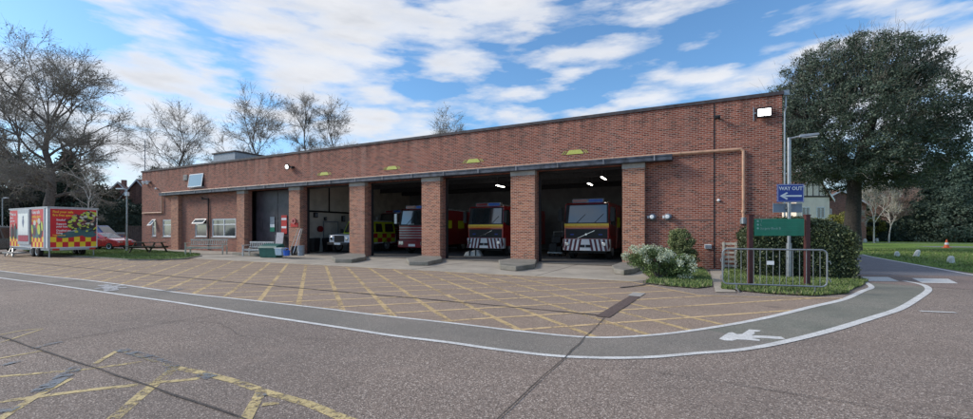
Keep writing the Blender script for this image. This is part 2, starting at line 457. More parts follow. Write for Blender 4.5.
# walkway between the two white lines
def resample(pts, n):
    P = [Vector((p[0], p[1])) for p in pts]; L = [0]
    for a, b in zip(P, P[1:]): L.append(L[-1]+(b-a).length)
    out = []
    for k in range(n):
        t = L[-1]*k/(n-1); i = max(j for j in range(len(L)) if L[j] <= t+1e-9); i = min(i, len(P)-2)
        out.append(P[i].lerp(P[i+1], (t-L[i])/max(1e-9, L[i+1]-L[i])))
    return out
U8 = [p for p in UPs]; L8 = [p for p in LOs if not (p.y > 17.2)]
def walk_sheet(name, x0, x1, mat, z):
    mb = MB()
    ru, rl = resample(U8, 140), resample(L8, 140)
    for i in range(139):
        c = (ru[i]+rl[i])/2
        if x0 <= c.x < x1:
            mb.face([(ru[i].x, ru[i].y, z), (rl[i].x, rl[i].y, z), (rl[i+1].x, rl[i+1].y, z), (ru[i+1].x, ru[i+1].y, z)])
    return tag(mb.build(name, mat), kind='structure')
walk_sheet('walkway', -60, .3, WALK, .0025)
walk_sheet('walkway_green_surface', .3, 20, GREENW, .0025)
# concrete apron in front of the bays
sheet('concrete_apron', [(-31.5, 13.9), (-1.9, 13.9), (-1.4, 14.8), (-1.9, 16.6), (-2.1, 19.6), (-31.5, 19.6)], .008, CONC)
mb = MB()
for x in (-27.5, -21.8, -16.2, -10.6, -5.2): mb.box(x-.01, 14, .0082, x+.01, 20, .0125)
tag(mb.build('apron_joints', JOINT), kind='structure')
sheet('threshold_strip', [(-25.4, 19.6), (-1.9, 19.6), (-1.9, 21.3), (-25.4, 21.3)], .03, CONCD)
# road beyond the crossing and the raised hump
sheet('side_road', [(4.2, 18.8), (8.9, 21), (9.2, 26), (9.5, 36.5), (-2, 46), (-2, 40), (5.2, 34)], .0035, ROADB)
sheet('road_hump', [(3.4, 17.3), (9.5, 15.2), (9.3, 21.2), (4.0, 19.6)], .005, HUMP)
sheet('far_road', [(20.5, 57), (60, 62), (60, 66), (20, 60)], .012, ROADB)

# painted markings
mk = lambda name, mb, mat: tag(mb.build(name, mat), kind='structure')
mk('white_line', ribbon(UPs, [.085]*(len(UPs)-40)+[.085+.045*min(1, k/14) for k in range(40)], .008), WPAINT)
mk('white_line', ribbon(LOs, [.095]*(len(LOs)-50)+[.095+.045*min(1, k/14) for k in range(50)], .008), WPAINT)
mb = MB(); a, b, c, d = [G(*p) for p in [(862,277),(888,277.3),(899,281.5),(864,281.3)]]
for q in ([(862,277),(888,277.3),(899,281.5),(864,281.3)], [(912,278.4),(948,279),(958,283.6),(922,283)]):
    mb.face([(*G(*p), .0095) for p in q])
mk('crossing_blocks', mb, WPAINT)
mb = ribbon([G(920, 311.5), G(956, 313)], .1, .0105); mk('white_dash', mb, WPAINT)
rl = smooth([G(*p) for p in [(862,254.6),(875,257.5),(925,266.5),(973,275)]]+[(9.1, 19), (10.2, 15.5), (13, 12.5), (20, 10)])
mk('road_edge_line', ribbon(rl, .16, .010), WPAINT)
# hatching of the yellow box
def clip_seg(p, q, poly):
    """keep the parts of a segment that lie inside polygon"""
    n = 160; out = []; cur = None
    def inside(x, y):
        r = False; j = len(poly)-1
        for i in range(len(poly)):
            xi, yi = poly[i]; xj, yj = poly[j]
            if (yi > y) != (yj > y) and x < (xj-xi)*(y-yi)/(yj-yi)+xi: r = not r
            j = i
        return r
    for k in range(n+1):
        t = k/n; x = p[0]+(q[0]-p[0])*t; y = p[1]+(q[1]-p[1])*t
        if inside(x, y):
            if cur is None: cur = [(x, y)]*2
            cur = [cur[0], (x, y)]
        elif cur: out.append(cur); cur = None
    if cur: out.append(cur)
    return out
ha = MB(); hb = MB()
x = -34.0; k = 0
A40 = math.tan(R(40.5)); 
for k in range(-24, 9):
    x0 = -7.87 + 1.30*k; ang = R(40.5) if k > -3 else R(40.5-min(5, (-3-k)*1.2))
    for s in clip_seg((x0-9*1, 6.35+9*math.tan(ang)), (x0+1, 6.35-math.tan(ang)), box_poly): ribbon(s, .11, .004, mb=ha)
for k in range(-26, 8):
    x0 = -2.6 + 1.45*k
    for s in clip_seg((x0-1, 6.3-.95), (x0+10, 6.3+9.5), box_poly): ribbon(s, .10, .006, mb=hb)
mk('yellow_hatching', ha, YPAINT); mk('faint_yellow_hatching', hb, YPAINTF)
mk('yellow_border_line', ribbon([(-40, 13.85), (-2.2, 13.85)]+[(p[0]-.05, p[1]-.12) for p in TOPB[:]], .09, .0105), YPAINTF)
# old markings in the foreground
ny = MB(); nb = MB()
for pts, w in [([(-40,381),(0,376.7),(80,370),(142,362)], .085), ([(-60,409),(0,402),(90,390),(200,378.5)], .10),
               ([(96,434),(113.6,419),(145,392),(173,369.6)], .13), ([(171,367),(200,372.6),(237,382),(265,392),(308,403.7),(345,419),(380,431)], .12),
               ([(-30,440),(0,419),(37,396),(70,379)], .09), ([(42,351),(0,358.5),(-30,363)], .07), ([(43,328.4),(20,331),(0,335)], .05), ([(0,343),(43,329)], .04),
               ([(244,423),(261,392)], .12), ([(262,405),(280,403)], .09), ([(95,364),(119,350)], .07), ([(122,351),(171,367)], .05)]:
    kz = globals().get('kz', 0)+.0002; ribbon([G(*p) for p in pts], w*.85, .003+kz, mb=ny)
for pts, w in [([(119,349.5),(150,358),(173,367)], .14), ([(80,366),(60,379),(37,393)], .15), ([(60,342),(30,349)], .13), ([(0,414),(12,407)], .15), ([(22,361),(0,366)], .10),
               ([(173,366),(170,374)], .12), ([(199,374.5),(212,378)], .14), ([(256,396),(266,394)], .12)]:
    kz += .0002; ribbon([G(*p) for p in pts], w, .006+kz, mb=nb)
mk('old_yellow_marking', ny, YPAINTN); mk('blue_grey_overpaint', nb, BPAINT)
# tar joints and patch
jt = MB()
def wob(pts, w, amp=.012, step=.35):
    out = []
    P = [Vector((p[0], p[1])) for p in pts]
    for a, b in zip(P, P[1:]):
        n = max(2, int((b-a).length/step)); nn = Vector((-(b-a).y, (b-a).x)).normalized()
        for i in range(n): out.append(a.lerp(b, i/n)+nn*rnd.uniform(-amp, amp))
    out.append(P[-1])
    ribbon(out, [w*rnd.uniform(.6, 1.25) for _ in out], .0122+.0002*len(jt.f)/50, mb=jt)
wob([(-1.56, -2), (-1.54, 3.2), (-1.52, 5.2), (-1.58, 8)], .015)
wob([(-45, 8.6), (-27.2, 8.3), (-12.1, 8.07), (-5.1, 8.1), (-1.65, 8.05)], .055)
wob([G(-60, 317), G(0,337), G(100, 370), G(200,403.7), G(242.5,419), G(300, 440)], .022)
wob([G(30,345.5), G(120, 331), G(222,314)], .018)
wob([G(640,370), G(760, 389), G(901,411.7), G(980, 422)], .010)
wob([G(0,287), G(44,284), G(85,280.5)], .03)
wob([G(840,304), G(880,305.5), G(920, 304.5)], .012)
for pts in ([(-9, 7.0+-3.2), (-7.4, 4.4), (-6.2, 4.0), (-4.8, 4.5)], [(1.2, 4.4), (2.6, 5.3), (3.1, 6.6), (4.4, 7.4)], [(-20, 9.6), (-17, 10.4), (-14.2, 10.1), (-11, 11.2)], [(-9.5, 11.8), (-6.8, 11.3), (-4.6, 12.2)], [(5.6, 9.5), (6.4, 11.4), (6.1, 13.2)]):
    wob(pts, .008, .05, .22)
tag(jt.build('tar_joints', JOINT), kind='structure')
mb = ribbon([(-1.62, 7.9), (-1.42, 10.7)], .25, .0145); mk('tarmac_patch', mb, PATCH)
mb = ribbon([(-1.45, 10.75), (-1.40, 11.4)], .30, .0155); mk('pale_patch', mb, CONCL)
mb = ribbon([G(620, 288), G(640, 286), G(648, 284)], .1, .0195); mk('dark_seam', mb, JOINT)

# walking figures painted on the walkway
def ground_shape(name, polys, mat):
    mb = MB()
    for k, q in enumerate(polys): mb.face([(*G(700+x/4.865, 280+y/4.865), .006+k*.0004) for x, y in q])
    return mk(name, mb, mat)
ground_shape('walking_figure_marking', [[(92,288),(118,270),(138,258),(158,256),(178,264),(184,278),(176,292),(158,297),(120,296)],
    [(174,266),(205,264),(240,242),(296,247),(290,252),(262,254),(268,262),(246,272),(235,284),(178,290)],
    [(240,270),(330,274),(395,278),(416,289),(395,290),(300,284),(232,285)], [(176,282),(240,283),(292,292),(290,299),(230,294),(178,291)]], WPAINT)
mb = ribbon([G(95,289), G(110,287.6), G(128,288.2)], .22, .0145); ribbon([G(104,285.2), G(109,287.6), G(112,291.3)], .3, .0149, mb=mb); ribbon([G(109,287.6), G(124,285.6)], .2, .0153, mb=mb)
mk('walking_figure_marking', mb, WPAINTD)
mb = ribbon([G(165, 289.8), G(178, 290.5)], .5, .0145); mk('worn_paint_mark', mb, BPAINT)

# lawns and beds
def blades(name, poly, n, h, seed, z=.02, mat=GRASSB):
    rs = np.random.RandomState(seed)
    xs = [p[0] for p in poly]; ys = [p[1] for p in poly]
    P = rs.uniform((min(xs), min(ys)), (max(xs), max(ys)), (n*3, 2))
    ins = np.zeros(len(P), bool); j = len(poly)-1
    for i in range(len(poly)):
        xi, yi = poly[i]; xj, yj = poly[j]
        c = ((yi > P[:, 1]) != (yj > P[:, 1])) & (P[:, 0] < (xj-xi)*(P[:, 1]-yi)/(yj-yi+1e-12)+xi)
        ins ^= c; j = i
    P = P[ins]; P = P[(np.sin(P[:, 0]*2.1+seed)+np.sin(P[:, 1]*2.7)+np.sin((P[:, 0]-P[:, 1])*5.3)*.7+rs.normal(0, .9, len(P))) > -1.1][:n]; m = len(P)
    a = rs.uniform(0, 6.28, m); hh = h*rs.uniform(.4, 1.2, m); w = .012+h*.12
    V = np.zeros((m, 3, 3)); dx = np.cos(a)*w; dy = np.sin(a)*w
    V[:, 0, :2] = P+np.c_[dx, dy]; V[:, 1, :2] = P-np.c_[dx, dy]
    V[:, 2, :2] = P+rs.normal(0, h*.35, (m, 2)); V[:, 2, 2] = hh; V[:, :, 2] += z
    o = npmesh(name, V.reshape(-1, 3), np.arange(3*m).reshape(m, 3), mat)
    return tag(o, kind='stuff')
def kerb(name, pts, w, h, mat=CONCD):
    mb = MB()
    for a, b in zip(pts, pts[1:]):
        a = Vector((*a, 0)); b = Vector((*b, 0)); d = (b-a).normalized(); n = Vector((-d.y, d.x, 0))*w/2
        mb.hexa([a-n, b-n, b+n, a+n], [a-n+Vector((0, 0, h)), b-n+Vector((0, 0, h)), b+n+Vector((0, 0, h)), a+n+Vector((0, 0, h))])
    return tag(mb.build(name, mat), kind='structure')
bedR = [G(722, 289.5), G(770, 294.2), G(815, 296.5), G(848, 294), (3.55, 14.4), (4.25, 16.0), (4.75, 17.4), (4.6, 18.6), (3.0, 20.6), (2.9, 19.9), (.9, 19.9)]
sheet('verge', bedR, .03, SOIL)
tag(blades('verge_grass', bedR, 26000, .09, 1), 'rough green verge grass under the barrier and the green sign', 'grass')
bedB = [(-1.55, 13.6), (-.9, 13.2), (-.1, 13.0), (.28, 13.6), (.3, 16), (.1, 19.9), (-2.1, 19.9), (-1.9, 16.6), (-1.4, 14.8)]
sheet('shrub_bed', bedB, .03, SOIL)
tag(blades('shrub_bed_grass', bedB, 9000, .10, 2), 'rough grass growing round the white flowering shrub', 'grass')
sheet('path_slab', [(.34, 12.4), (.82, 12.6), (.85, 19.9), (.34, 19.9)], .02, CONC)
lawnR = [(9.65, 37.2), (9.45, 33), (9.2, 26), (9.2, 21), (10, 17), (13, 13.5), (20, 11), (120, 8), (160, 120), (-10, 160), (-10, 47), (2, 44)]
sheet('lawn', lawnR, .007, LAWN)
tag(blades('lawn_grass', [(9.6, 36), (9.3, 21), (11, 16), (30, 20), (40, 50), (12, 50)], 26000, .10, 3, .007), 'short lawn grass beyond the side road', 'grass')
sheet('lawn_path', [(12, 72), (34, 75), (34, 76.5), (12, 73.5)], .012, CONCL)
lawnL = [(-46, 12.9), (-42, 11.9), (-32.2, 11.75), (-27.6, 11.6), (-26.2, 12.2), (-25.9, 13.3), (-28, 15.3), (-31.0, 17.0), (-38.5, 18.2), (-45.7, 18.5), (-50, 18.5), (-50, 13.5)]
sheet('lawn', lawnL, .03, LAWN)
tag(blades('lawn_grass', lawnL, 22000, .07, 4, .03), 'short grass strip round the picnic table', 'grass')
kerb('kerb', [(-42, 11.8), (-32.2, 11.68), (-27.6, 11.52), (-26.1, 12.15), (-25.8, 13.3), (-28, 15.4)], .12, .07)
sheet('wall_paving', [(-45.7, 18.3), (-38.5, 18.0), (-31.0, 16.8), (-28, 15.2), (-26.1, 13.9), (-25.4, 19.9), (-45.7, 20)], .02, CONC)

# ------------------------------------------------------------------ fire station
BO = (-21.4, 20, 0)
st = thing('fire_station', 'long low red brick fire station with open vehicle bays and dark canopy', 'building', BO)
def part(name, mb, mat, parent=None, **k):
    return mb.build(name, mat, st if parent is None else parent, **k)
B = lambda: MB(BO)
X0, X1, YF, YB, ZT = -45.7, 2.86, 20.0, 34.0, 6.96
PIERS = [(-40.25, -39.15), (-31.2, -30.3), (-25.4, -24.3), (-19.75, -18.5), (-14.2, -12.95), (-8.65, -7.35), (-3.15, -2.2)]
BAYS = [(PIERS[i][1], PIERS[i+1][0]) for i in range(1, 6)]
WINS = [(-43.95, 1.13, -43.3, 2.65), (-42.2, 1.1, -40.7, 2.6), (-37.25, 1.12, -35.6, 2.6), (-34.9, 1.12, -31.8, 2.58), (-37.95, 5.2, -36.0, 6.3)]
holes = [(a, 0, b, 4.62) for a, b in BAYS] + WINS
mb = B()
xs = sorted({X0, X1, *[h[0] for h in holes], *[h[2] for h in holes]}); zs = sorted({0, ZT, *[h[1] for h in holes], *[h[3] for h in holes]})
for i in range(len(xs)-1):
    zc = None
    for j in range(len(zs)-1):
        cx, cz = (xs[i]+xs[i+1])/2, (zs[j]+zs[j+1])/2
        solid = not any(h[0] < cx < h[2] and h[1] < cz < h[3] for h in holes)
        if solid and zc is None: zc = zs[j]
        if not solid and zc is not None: mb.box(xs[i], YF, zc, xs[i+1], YF+.3, zs[j]); zc = None
    if zc is not None: mb.box(xs[i], YF, zc, xs[i+1], YF+.3, ZT)
mb.box(X1-.3, YF+.3, 0, X1, YB, ZT); mb.box(X0, YF+.3, 0, X0+.3, YB, ZT); mb.box(X0+.3, YB-.3, 0, X1-.3, YB, ZT)
part('wall', mb, BRICK)
for a, b in PIERS:
    mb = B(); mb.box(a, 19.7, 0, b, 19.997, 4.40); 
    p = part('pier', mb, BRICKP)
    mb = B(); mb.box(a-.012, 19.685, 4.40, b+.012, 19.995, 4.62); mb.build('pier_cap', CONCL if a > -31.3 else BRICKP, p)
mb = B()   # corbelled brickwork beside the left pier
mb.box(-41.3, 19.8, 4.42, -40.27, 19.995, 4.62); mb.box(-40.9, 19.83, 4.25, -40.27, 19.995, 4.41)
part('corbel', mb, BRICKP)
mb = B(); mb.box(-41.6, 19.42, 4.63, -1.08, 19.99, 4.84); mb.box(-41.62, 19.39, 4.80, -1.06, 19.418, 4.87)
part('canopy', mb, SLATE, bevel=.008)
mb = B(); mb.box(-41.58, 19.44, 4.842, -1.1, 19.93, 4.856)
for k in range(19): x = -40.5+k*2.15; mb.box(x, 19.375, 4.63, x+.05, 19.389, 4.86)
part('canopy_flashing', mb, SLATEL)
mb = B(); mb.box(X0-.06, YF-.06, ZT, X1+.06, YF+.34, 7.1); mb.box(X0-.06, YB-.34, ZT, X1+.06, YB+.06, 7.1)
mb.box(X0-.06, YF+.34, ZT, X0+.34, YB-.34, 7.1); mb.box(X1-.34, YF+.34, ZT, X1+.06, YB-.34, 7.1)
part('coping', mb, COPING)
mb = B(); mb.box(X0+.35, YF+.35, 6.6, X1-.35, YB-.35, 6.75)
part('roof', mb, CONCD)
mb = B(); mb.box(-39.9, 23, 6.76, -36.7, 30, 8.62); rb = part('roof_plant_room', mb, LEADG)
mb = B(); mb.box(-40.0, 22.9, 8.62, -36.6, 30.1, 8.73); mb.build('roof_plant_room_edge', COPING, rb)
# inside
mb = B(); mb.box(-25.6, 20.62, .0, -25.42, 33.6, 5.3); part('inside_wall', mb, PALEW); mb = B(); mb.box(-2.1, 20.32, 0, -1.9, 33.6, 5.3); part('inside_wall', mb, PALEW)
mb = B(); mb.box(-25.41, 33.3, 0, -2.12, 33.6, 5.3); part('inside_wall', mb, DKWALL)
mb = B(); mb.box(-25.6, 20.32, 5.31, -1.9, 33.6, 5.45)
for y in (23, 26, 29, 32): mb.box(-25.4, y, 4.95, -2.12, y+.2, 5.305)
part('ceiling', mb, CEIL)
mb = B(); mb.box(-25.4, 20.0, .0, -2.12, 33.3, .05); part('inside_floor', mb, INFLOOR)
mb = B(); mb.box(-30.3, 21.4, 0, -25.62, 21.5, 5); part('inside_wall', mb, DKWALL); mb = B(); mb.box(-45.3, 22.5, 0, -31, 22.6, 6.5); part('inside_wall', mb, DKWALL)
for i, (a, b) in enumerate(BAYS):
    if i == 0:
        mb = B(); mid = (a+b)/2
        for q0, q1 in ((a+.06, mid-.01), (mid+.01, b-.06)):
            mb.box(q0, 20.62, .06, q1, 20.67, 4.6)
            mb.box(q0, 20.6, .06, q0+.09, 20.618, 4.6); mb.box(q1-.09, 20.6, .06, q1, 20.618, 4.6)
            for zz in (.06, 1.1, 2.3, 3.5, 4.48): mb.box(q0+.09, 20.603, zz, q1-.09, 20.618, zz+.10)
            mb.box(q0+.55, 20.59, 1.75, q0+.75, 20.6, 2.5, 0)
        d = part('folding_door', mb, DKDOOR)
        h = B(); h.box(mid-.14, 20.54, 1.0, mid-.10, 20.6, 1.3); h.build('handle', GALV, d)
        mb = B(); mb.box(a, 20.61, 0, b, 20.8, .055); part('door_sill', mb, CONCD)
    else:
        mb = B(); mb.box(a-.3, 20.31, .05, a+.1, 20.42, 4.9); mb.box(b-.1, 20.31, .05, b+.3, 20.42, 4.9); mb.box(a+.1, 20.31, 4.5, b-.1, 20.42, 4.9)
        f = part('bay_door_frame', mb, BLACK)
# windows
def window(x0, z0, x1, z1, cols, rows=(.68,), y=20.0, open_at=None, blind=False):
    mb = B(); t = .10
    mb.box(x0+.002, y+.03, z0+.002, x1-.002, y+.12, z0+t); mb.box(x0+.002, y+.03, z1-t, x1-.002, y+.12, z1-.002)
    mb.box(x0+.002, y+.03, z0+t, x0+t, y+.12, z1-t); mb.box(x1-t, y+.03, z0+t, x1-.002, y+.12, z1-t)
    for k in range(1, cols):
        xx = x0+(x1-x0)*k/cols; mb.box(xx-.04, y+.032, z0+t, xx+.04, y+.118, z1-t)
    zz = z0+(z1-z0)*rows[0]
    for k in range(cols):
        xa = x0+(x1-x0)*k/cols+.05; xb = x0+(x1-x0)*(k+1)/cols-.05
        mb.box(xa, y+.034, zz-.035, xb, y+.116, zz+.035)
    w = part('window', mb, WHITE, bevel=.006)
    m = B(); m.box(x0+t, y+.07, z0+t, x1-t, y+.08, z1-t); m.build('pane', GLASSN if blind else GLASS, w)
    m = B(); m.box(x0-.05, y-.05, z0-.06, x1+.05, y+.1, z0-.002); m.build('sill', CONCL, w)
    if open_at is not None:
        k, tilt = open_at; xa = x0+(x1-x0)*k/cols+.03; xb = x0+(x1-x0)*(k+1)/cols-.03
        H = z1-zz; m = MB(BO); m.M = Matrix.Translation((0, y+.02, z1-.03)) @ Matrix.Rotation(tilt, 4, 'X')
        m.box(xa, -.03, -H, xb, .0, -H+.06); m.box(xa, -.03, -.06, xb, 0, 0); m.box(xa, -.03, -H+.06, xa+.06, 0, -.06); m.box(xb-.06, -.03, -H+.06, xb, 0, -.06)
        s = m.build('open_sash', WHITE, w)
        m = MB(BO); m.M = Matrix.Translation((0, y+.02, z1-.03)) @ Matrix.Rotation(tilt, 4, 'X'); m.box(xa+.05, -.02, -H+.05, xb-.05, -.01, -.05); m.build('sash_pane', GLASS, s)
    return w
window(*WINS[0], 1, (.55,), open_at=(0, R(-38)), blind=True)
window(*WINS[1], 1, blind=True)
window(*WINS[2], 1, open_at=(0, R(-38)))
window(*WINS[3], 2)
# high top hung window standing wide open
x0, z0, x1, z1 = WINS[4]
mb = B(); mb.box(x0, 20.03, z0, x1, 20.1, z0+.06); mb.box(x0, 20.03, z1-.06, x1, 20.1, z1); mb.box(x0, 20.03, z0+.06, x0+.06, 20.1, z1-.06); mb.box(x1-.06, 20.03, z0+.06, x1, 20.1, z1-.06)
w = part('window', mb, WHITE); m = B(); m.box(x0+.06, 20.09, z0+.06, x1-.06, 20.095, z1-.06); m.build('pane', BLACK, w)
m = MB(BO); m.M = Matrix.Translation((0, 19.99, z1)) @ Matrix.Rotation(R(-8), 4, 'X'); Hh = 1.1
m.box(x0, -.04, -Hh, x1, 0, -Hh+.07); m.box(x0, -.04, -.07, x1, 0, 0); m.box(x0, -.04, -Hh+.07, x0+.07, 0, -.07); m.box(x1-.07, -.04, -Hh+.07, x1, 0, -.07)
s = m.build('open_sash', WHITE, w)
m = MB(BO); m.M = Matrix.Translation((0, 19.99, z1)) @ Matrix.Rotation(R(-8), 4, 'X'); m.box(x0+.07, -.03, -Hh+.07, x1-.07, -.02, -.07)
m.build('sash_pane', GLASS, s)
m = B(); m.box(x0-.05, 19.95, z0-.07, x1+.05, 20.02, z0-.003); m.build('sill', CONCL, w)
mb = B(); mb.box(-38.85, 19.93, 5.86, -38.3, 19.998, 6.32)
for k in range(4): mb.box(-38.8, 19.91, 5.91+k*.1, -38.35, 19.929, 5.96+k*.1)
part('wall_vent', mb, CONCL)
# orange pipe
mb = B(); Yp = 19.9
mb.path([(-45.4, Yp, 3.22), (-42.1, Yp, 3.22), (-42.1, Yp, 4.94), (-1.1, Yp, 4.94), (1.46, Yp, 4.93), (1.55, Yp, 4.84), (1.55, Yp, 2.15)], .055, 10)
for x in np.arange(-40, 1.3, 2.8): mb.tube((x-.04, Yp, 4.94), (x+.04, Yp, 4.94), .075, n=10)
mb.tube((1.55, Yp, 2.35), (1.55, Yp, 2.45), .08, n=10); mb.tube((1.55, Yp, 3.4), (1.55, Yp, 3.46), .07, n=10)
gp = part('orange_gas_pipe', mb, COPPER, smooth=False)
mb = B(); mb.tube((1.55, Yp, 2.15), (1.55, Yp, 1.9), .09, n=10); mb.box(1.44, 19.95, 1.88, 1.66, 19.99, 2.1); mb.build('pipe_end', GALV, gp)
mb = B(); mb.path([(3.0, 20.15, 7.05), (3.0, 20.15, 6.5), (2.93, 19.93, 6.25), (2.93, 19.93, .1)], .032, 8); mb.box(2.9, 20.05, 6.95, 3.1, 20.25, 7.15)
part('downpipe', mb, GALV)
mb = B(); mb.box(.49, 19.985, 0.05, .53, 19.998, ZT-.02); part('movement_joint', mb, BLACK)
mb = B(); mb.box(-2.12, 19.987, 2.05, .48, 19.998, 2.075); part('wall_cable', mb, BLACK)
mb = B(); mb.path([(-35.75, 19.93, 4.2), (-35.25, 19.93, 4.2), (-35.25, 19.93, .1)], .05, 8); mb.path([(-36.1, 19.93, 4.35), (-36.1, 19.93, 4.2), (-35.75, 19.93, 4.2)], .05, 8)
part('soil_pipe', mb, BLACK)

# fittings on the wall
def hsign(x, label):
    t = thing('height_sign', label, 'sign', (x, 19.997, 5.27), group='yellow trapezoid signs over the bays')
    mb = MB(); mb.prism([(-.44, 0, .04), (.44, 0, .04), (.28, 0, .24), (-.28, 0, .24)], (0, -.02, 0)); mb.build('panel', SIGNY, t)
    for s in (-1, 1):
        mb = MB()
        for k in (0, 1):
            o = .09+k*.1; mb.prism([(s*(.44+o), -.0, .05), (s*(.44+o+.03), 0, .05), (s*(.30+o+.03), 0, .22), (s*(.30+o), 0, .22)][::s], (0, -.012, 0))
        mb.build('side_stripes', SIGNY, t)
for x, w in ((-5.4, 'yellow trapezoid sign over the bay holding the fire engine nearest the flowering shrub'), (-11.0, 'yellow trapezoid sign over the second bay from the right end of the canopy'),
             (-16.6, 'yellow trapezoid sign over the bay with the maroon slatted fire engine'), (-22.3, 'yellow trapezoid sign over the bay with the white-nosed off-roader')): hsign(x, w)
t = thing('floodlight', 'bright rectangular floodlight lit high on the right end of the brick wall', 'floodlight', (2.25, 19.99, 6.3)); t.scale = (.85, 1, .8)
mb = MB(); mb.box(-.42, -.03, -.32, -.38, 0, .34); mb.box(-.38, -.12, .0, -.25, -.01, .05); mb.build('bracket', GALV, t)
mb = MB(); mb.box(-.30, -.2, -.24, .30, -.08, .26); mb.box(-.08, -.08, -.06, .08, 0, .06); mb.build('housing', BLACK, t)
for i in (-1, 1):
    for j in (-1, 1):
        mb = MB(); mb.box(i*.13-.12, -.212, j*.09-.08, i*.13+.12, -.2005, j*.09+.08); mb.build('lamp_panel', FLOOD, t)
t = thing('floodlight', 'small lit round floodlight over the closed dark folding doors', 'floodlight', (-25.6, 19.99, 6.1))
mb = MB(); mb.box(.1, -.3, -.12, .5, -.2, -.08); mb.box(.3, -.2, -.14, .4, 0, .0); mb.build('bracket', BLACK, t)
mb = MB(); mb.lathe((0, -.1, 0), (0, -1, -.2), [(0, .1), (.12, .2), (.2, .22)]); mb.box(-.04, -.1, -.04, .04, 0, .04); mb.build('housing', BLACK, t)
mb = MB(); mb.lathe((0, -.3, -.045), (0, -1, -.2), [(0, .14), (.04, .11)]); mb.build('lamp_panel', FLOOD, t)
t = thing('floodlight', 'pair of pale unlit lamps under the roof edge at the left end of the station', 'floodlight', (-44.6, 19.99, 6.05))
mb = MB(); mb.box(-.5, -.06, -.05, .5, 0, .05); mb.build('bracket', GALV, t)
for s in (-.3, .3):
    mb = MB(); mb.lathe((s, -.06, 0), (s*.6, -1, -.5), [(0, .08), (.2, .18), (.26, .18)]); mb.build('lamp_head', MWHITE, t)
t = thing('round_lamp', 'small white sphere lamp fixed below the roof edge left of the open high window', 'lamp', (-43.0, 19.99, 5.35))
mb = MB(); mb.ball((0, -.12, 0), .1, 12, 8); mb.build('globe', MWHITE, t); mb = MB(); mb.box(-.05, -.06, -.05, .05, 0, .05); mb.build('base', GALV, t)
for x, l in ((-1.9, 'round grey cowled fitting on the brick wall, the one beside the last pier'), (-1.27, 'round grey cowled fitting on the brick wall, the one farther from the piers')):
    t = thing('cowled_fitting', l, 'fitting', (x, 19.99, 2.22), group='cowled fittings on the brick wall')
    mb = MB(); mb.lathe((0, 0, 0), (0, -1, 0), [(0, .15), (.05, .15), (.09, .11), (.22, .11), (.24, .09)], 20); mb.build('housing', LEADG, t)
    mb = MB(); mb.lathe((0, -.241, 0), (0, -1, 0), [(0, .085), (.012, .06)], 16); mb.build('lens', SIGNW, t)
    mb = MB(); mb.box(-.22, -.05, -.06, -.14, 0, .06); mb.build('bracket', SIGNW, t)
t = thing('junction_box', 'small white electrical box low on the brick wall beside the shrub', 'box', (.28, 19.99, .95))
mb = MB(); mb.box(-.13, -.07, -.09, .13, 0, .09); mb.build('case', MWHITE, t, bevel=.01); mb = MB(); mb.box(-.1, -.078, -.06, .1, -.071, .06); mb.build('lid', LEADG, t)
t = thing('wall_sensor', 'tiny white round sensor on the brick wall right of the dark vertical joint', 'sensor', (.67, 19.99, 2.88))
mb = MB(); mb.lathe((0, 0, 0), (0, -1, 0), [(0, .06), (.03, .06), (.07, .03)], 14); mb.build('cover', SIGNW, t)
t = thing('wall_camera', 'small black bracketed camera high on the dark wall joint', 'camera', (.56, 19.98, 6.35))
mb = MB(); mb.box(-.02, -.14, -.02, .06, 0, .02); mb.build('bracket', BLACK, t); mb = MB(); mb.box(-.03, -.34, -.11, .17, -.13, .0); mb.lathe((.07, -.34, -.055), (0, -1, 0), [(0, .04), (.03, .035)], 12); mb.build('housing', BLACK, t)

# notices on the folding door
t = thing('door_notice', 'red and white fire notice on the dark folding door', 'notice', (-27.05, 20.585, 1.9))
mb = MB(); mb.box(-.3, -.01, -.5, .3, 0, .85); mb.build('panel', REDP, t); [MB().box(-.26, -.016, q, .26, -.0105, q+.15).build('text_block', SIGNW, t) for q in (-.1, .5)]
t = thing('door_notice', 'narrow white and green notice on the dark folding door', 'notice', (-28.35, 20.585, 1.9))
mb = MB(); mb.box(-.25, -.01, -.35, .25, 0, -.02, 1); mb.box(-.25, -.01, -.02, .25, 0, .2, 0); mb.box(-.25, -.01, .2, .25, 0, .75, 2); mb.build('panel', [SIGNW, SIGNG, LEADG], t)
t = thing('door_notice', 'pale grey board leaning against the dark folding door', 'notice', (-27.2, 20.3, .75))
mb = MB(); mb.M = Matrix.Rotation(R(-8), 4, 'X'); mb.box(-.4, -.02, -.35, .4, 0, .75); mb.build('panel', plain('pale_board', (.38, .37, .40), .6), t)

# ------------------------------------------------------------------ plinths in front of piers
for (pa, pb), pts, l in ((PIERS[3], [(331,259.3),(335,262.8),(352,263.2),(366,260.4)], 'low rounded concrete plinth left of the yellow off-roader bay'),
                     (PIERS[4], [(406,262),(409,265.6),(428,266),(442,262.5)], 'low rounded concrete plinth at the pier beside the maroon engine bay'),
                     (PIERS[5], [(498.5,264),(500,270),(516,271.5),(535,268.6)], 'low rounded concrete plinth at the middle fire engine bay'),
                     (PIERS[6], [(612,270),(614,274),(624,275.6),(634,274)], 'low rounded concrete plinth beside the flowering shrub')):
    ps = [Vector((*G(*p), 0)) for p in pts]
    poly = [Vector((pa-.05, 19.6, 0))] + ps + [Vector((pb+.15, 19.6, 0))]
    # round the nose
    sm = [Vector((p.x, p.y)) for p in poly]
    t = thing('pier_plinth', l, 'plinth', (poly[0].x, 19.6, 0), group='rounded plinths in front of the piers')
    mb = MB((poly[0].x, 19.6, 0)); mb.prism([(p.x, p.y, .012) for p in sm], (0, 0, .19)); mb.build('slab', CONCD, t, bevel=.03)
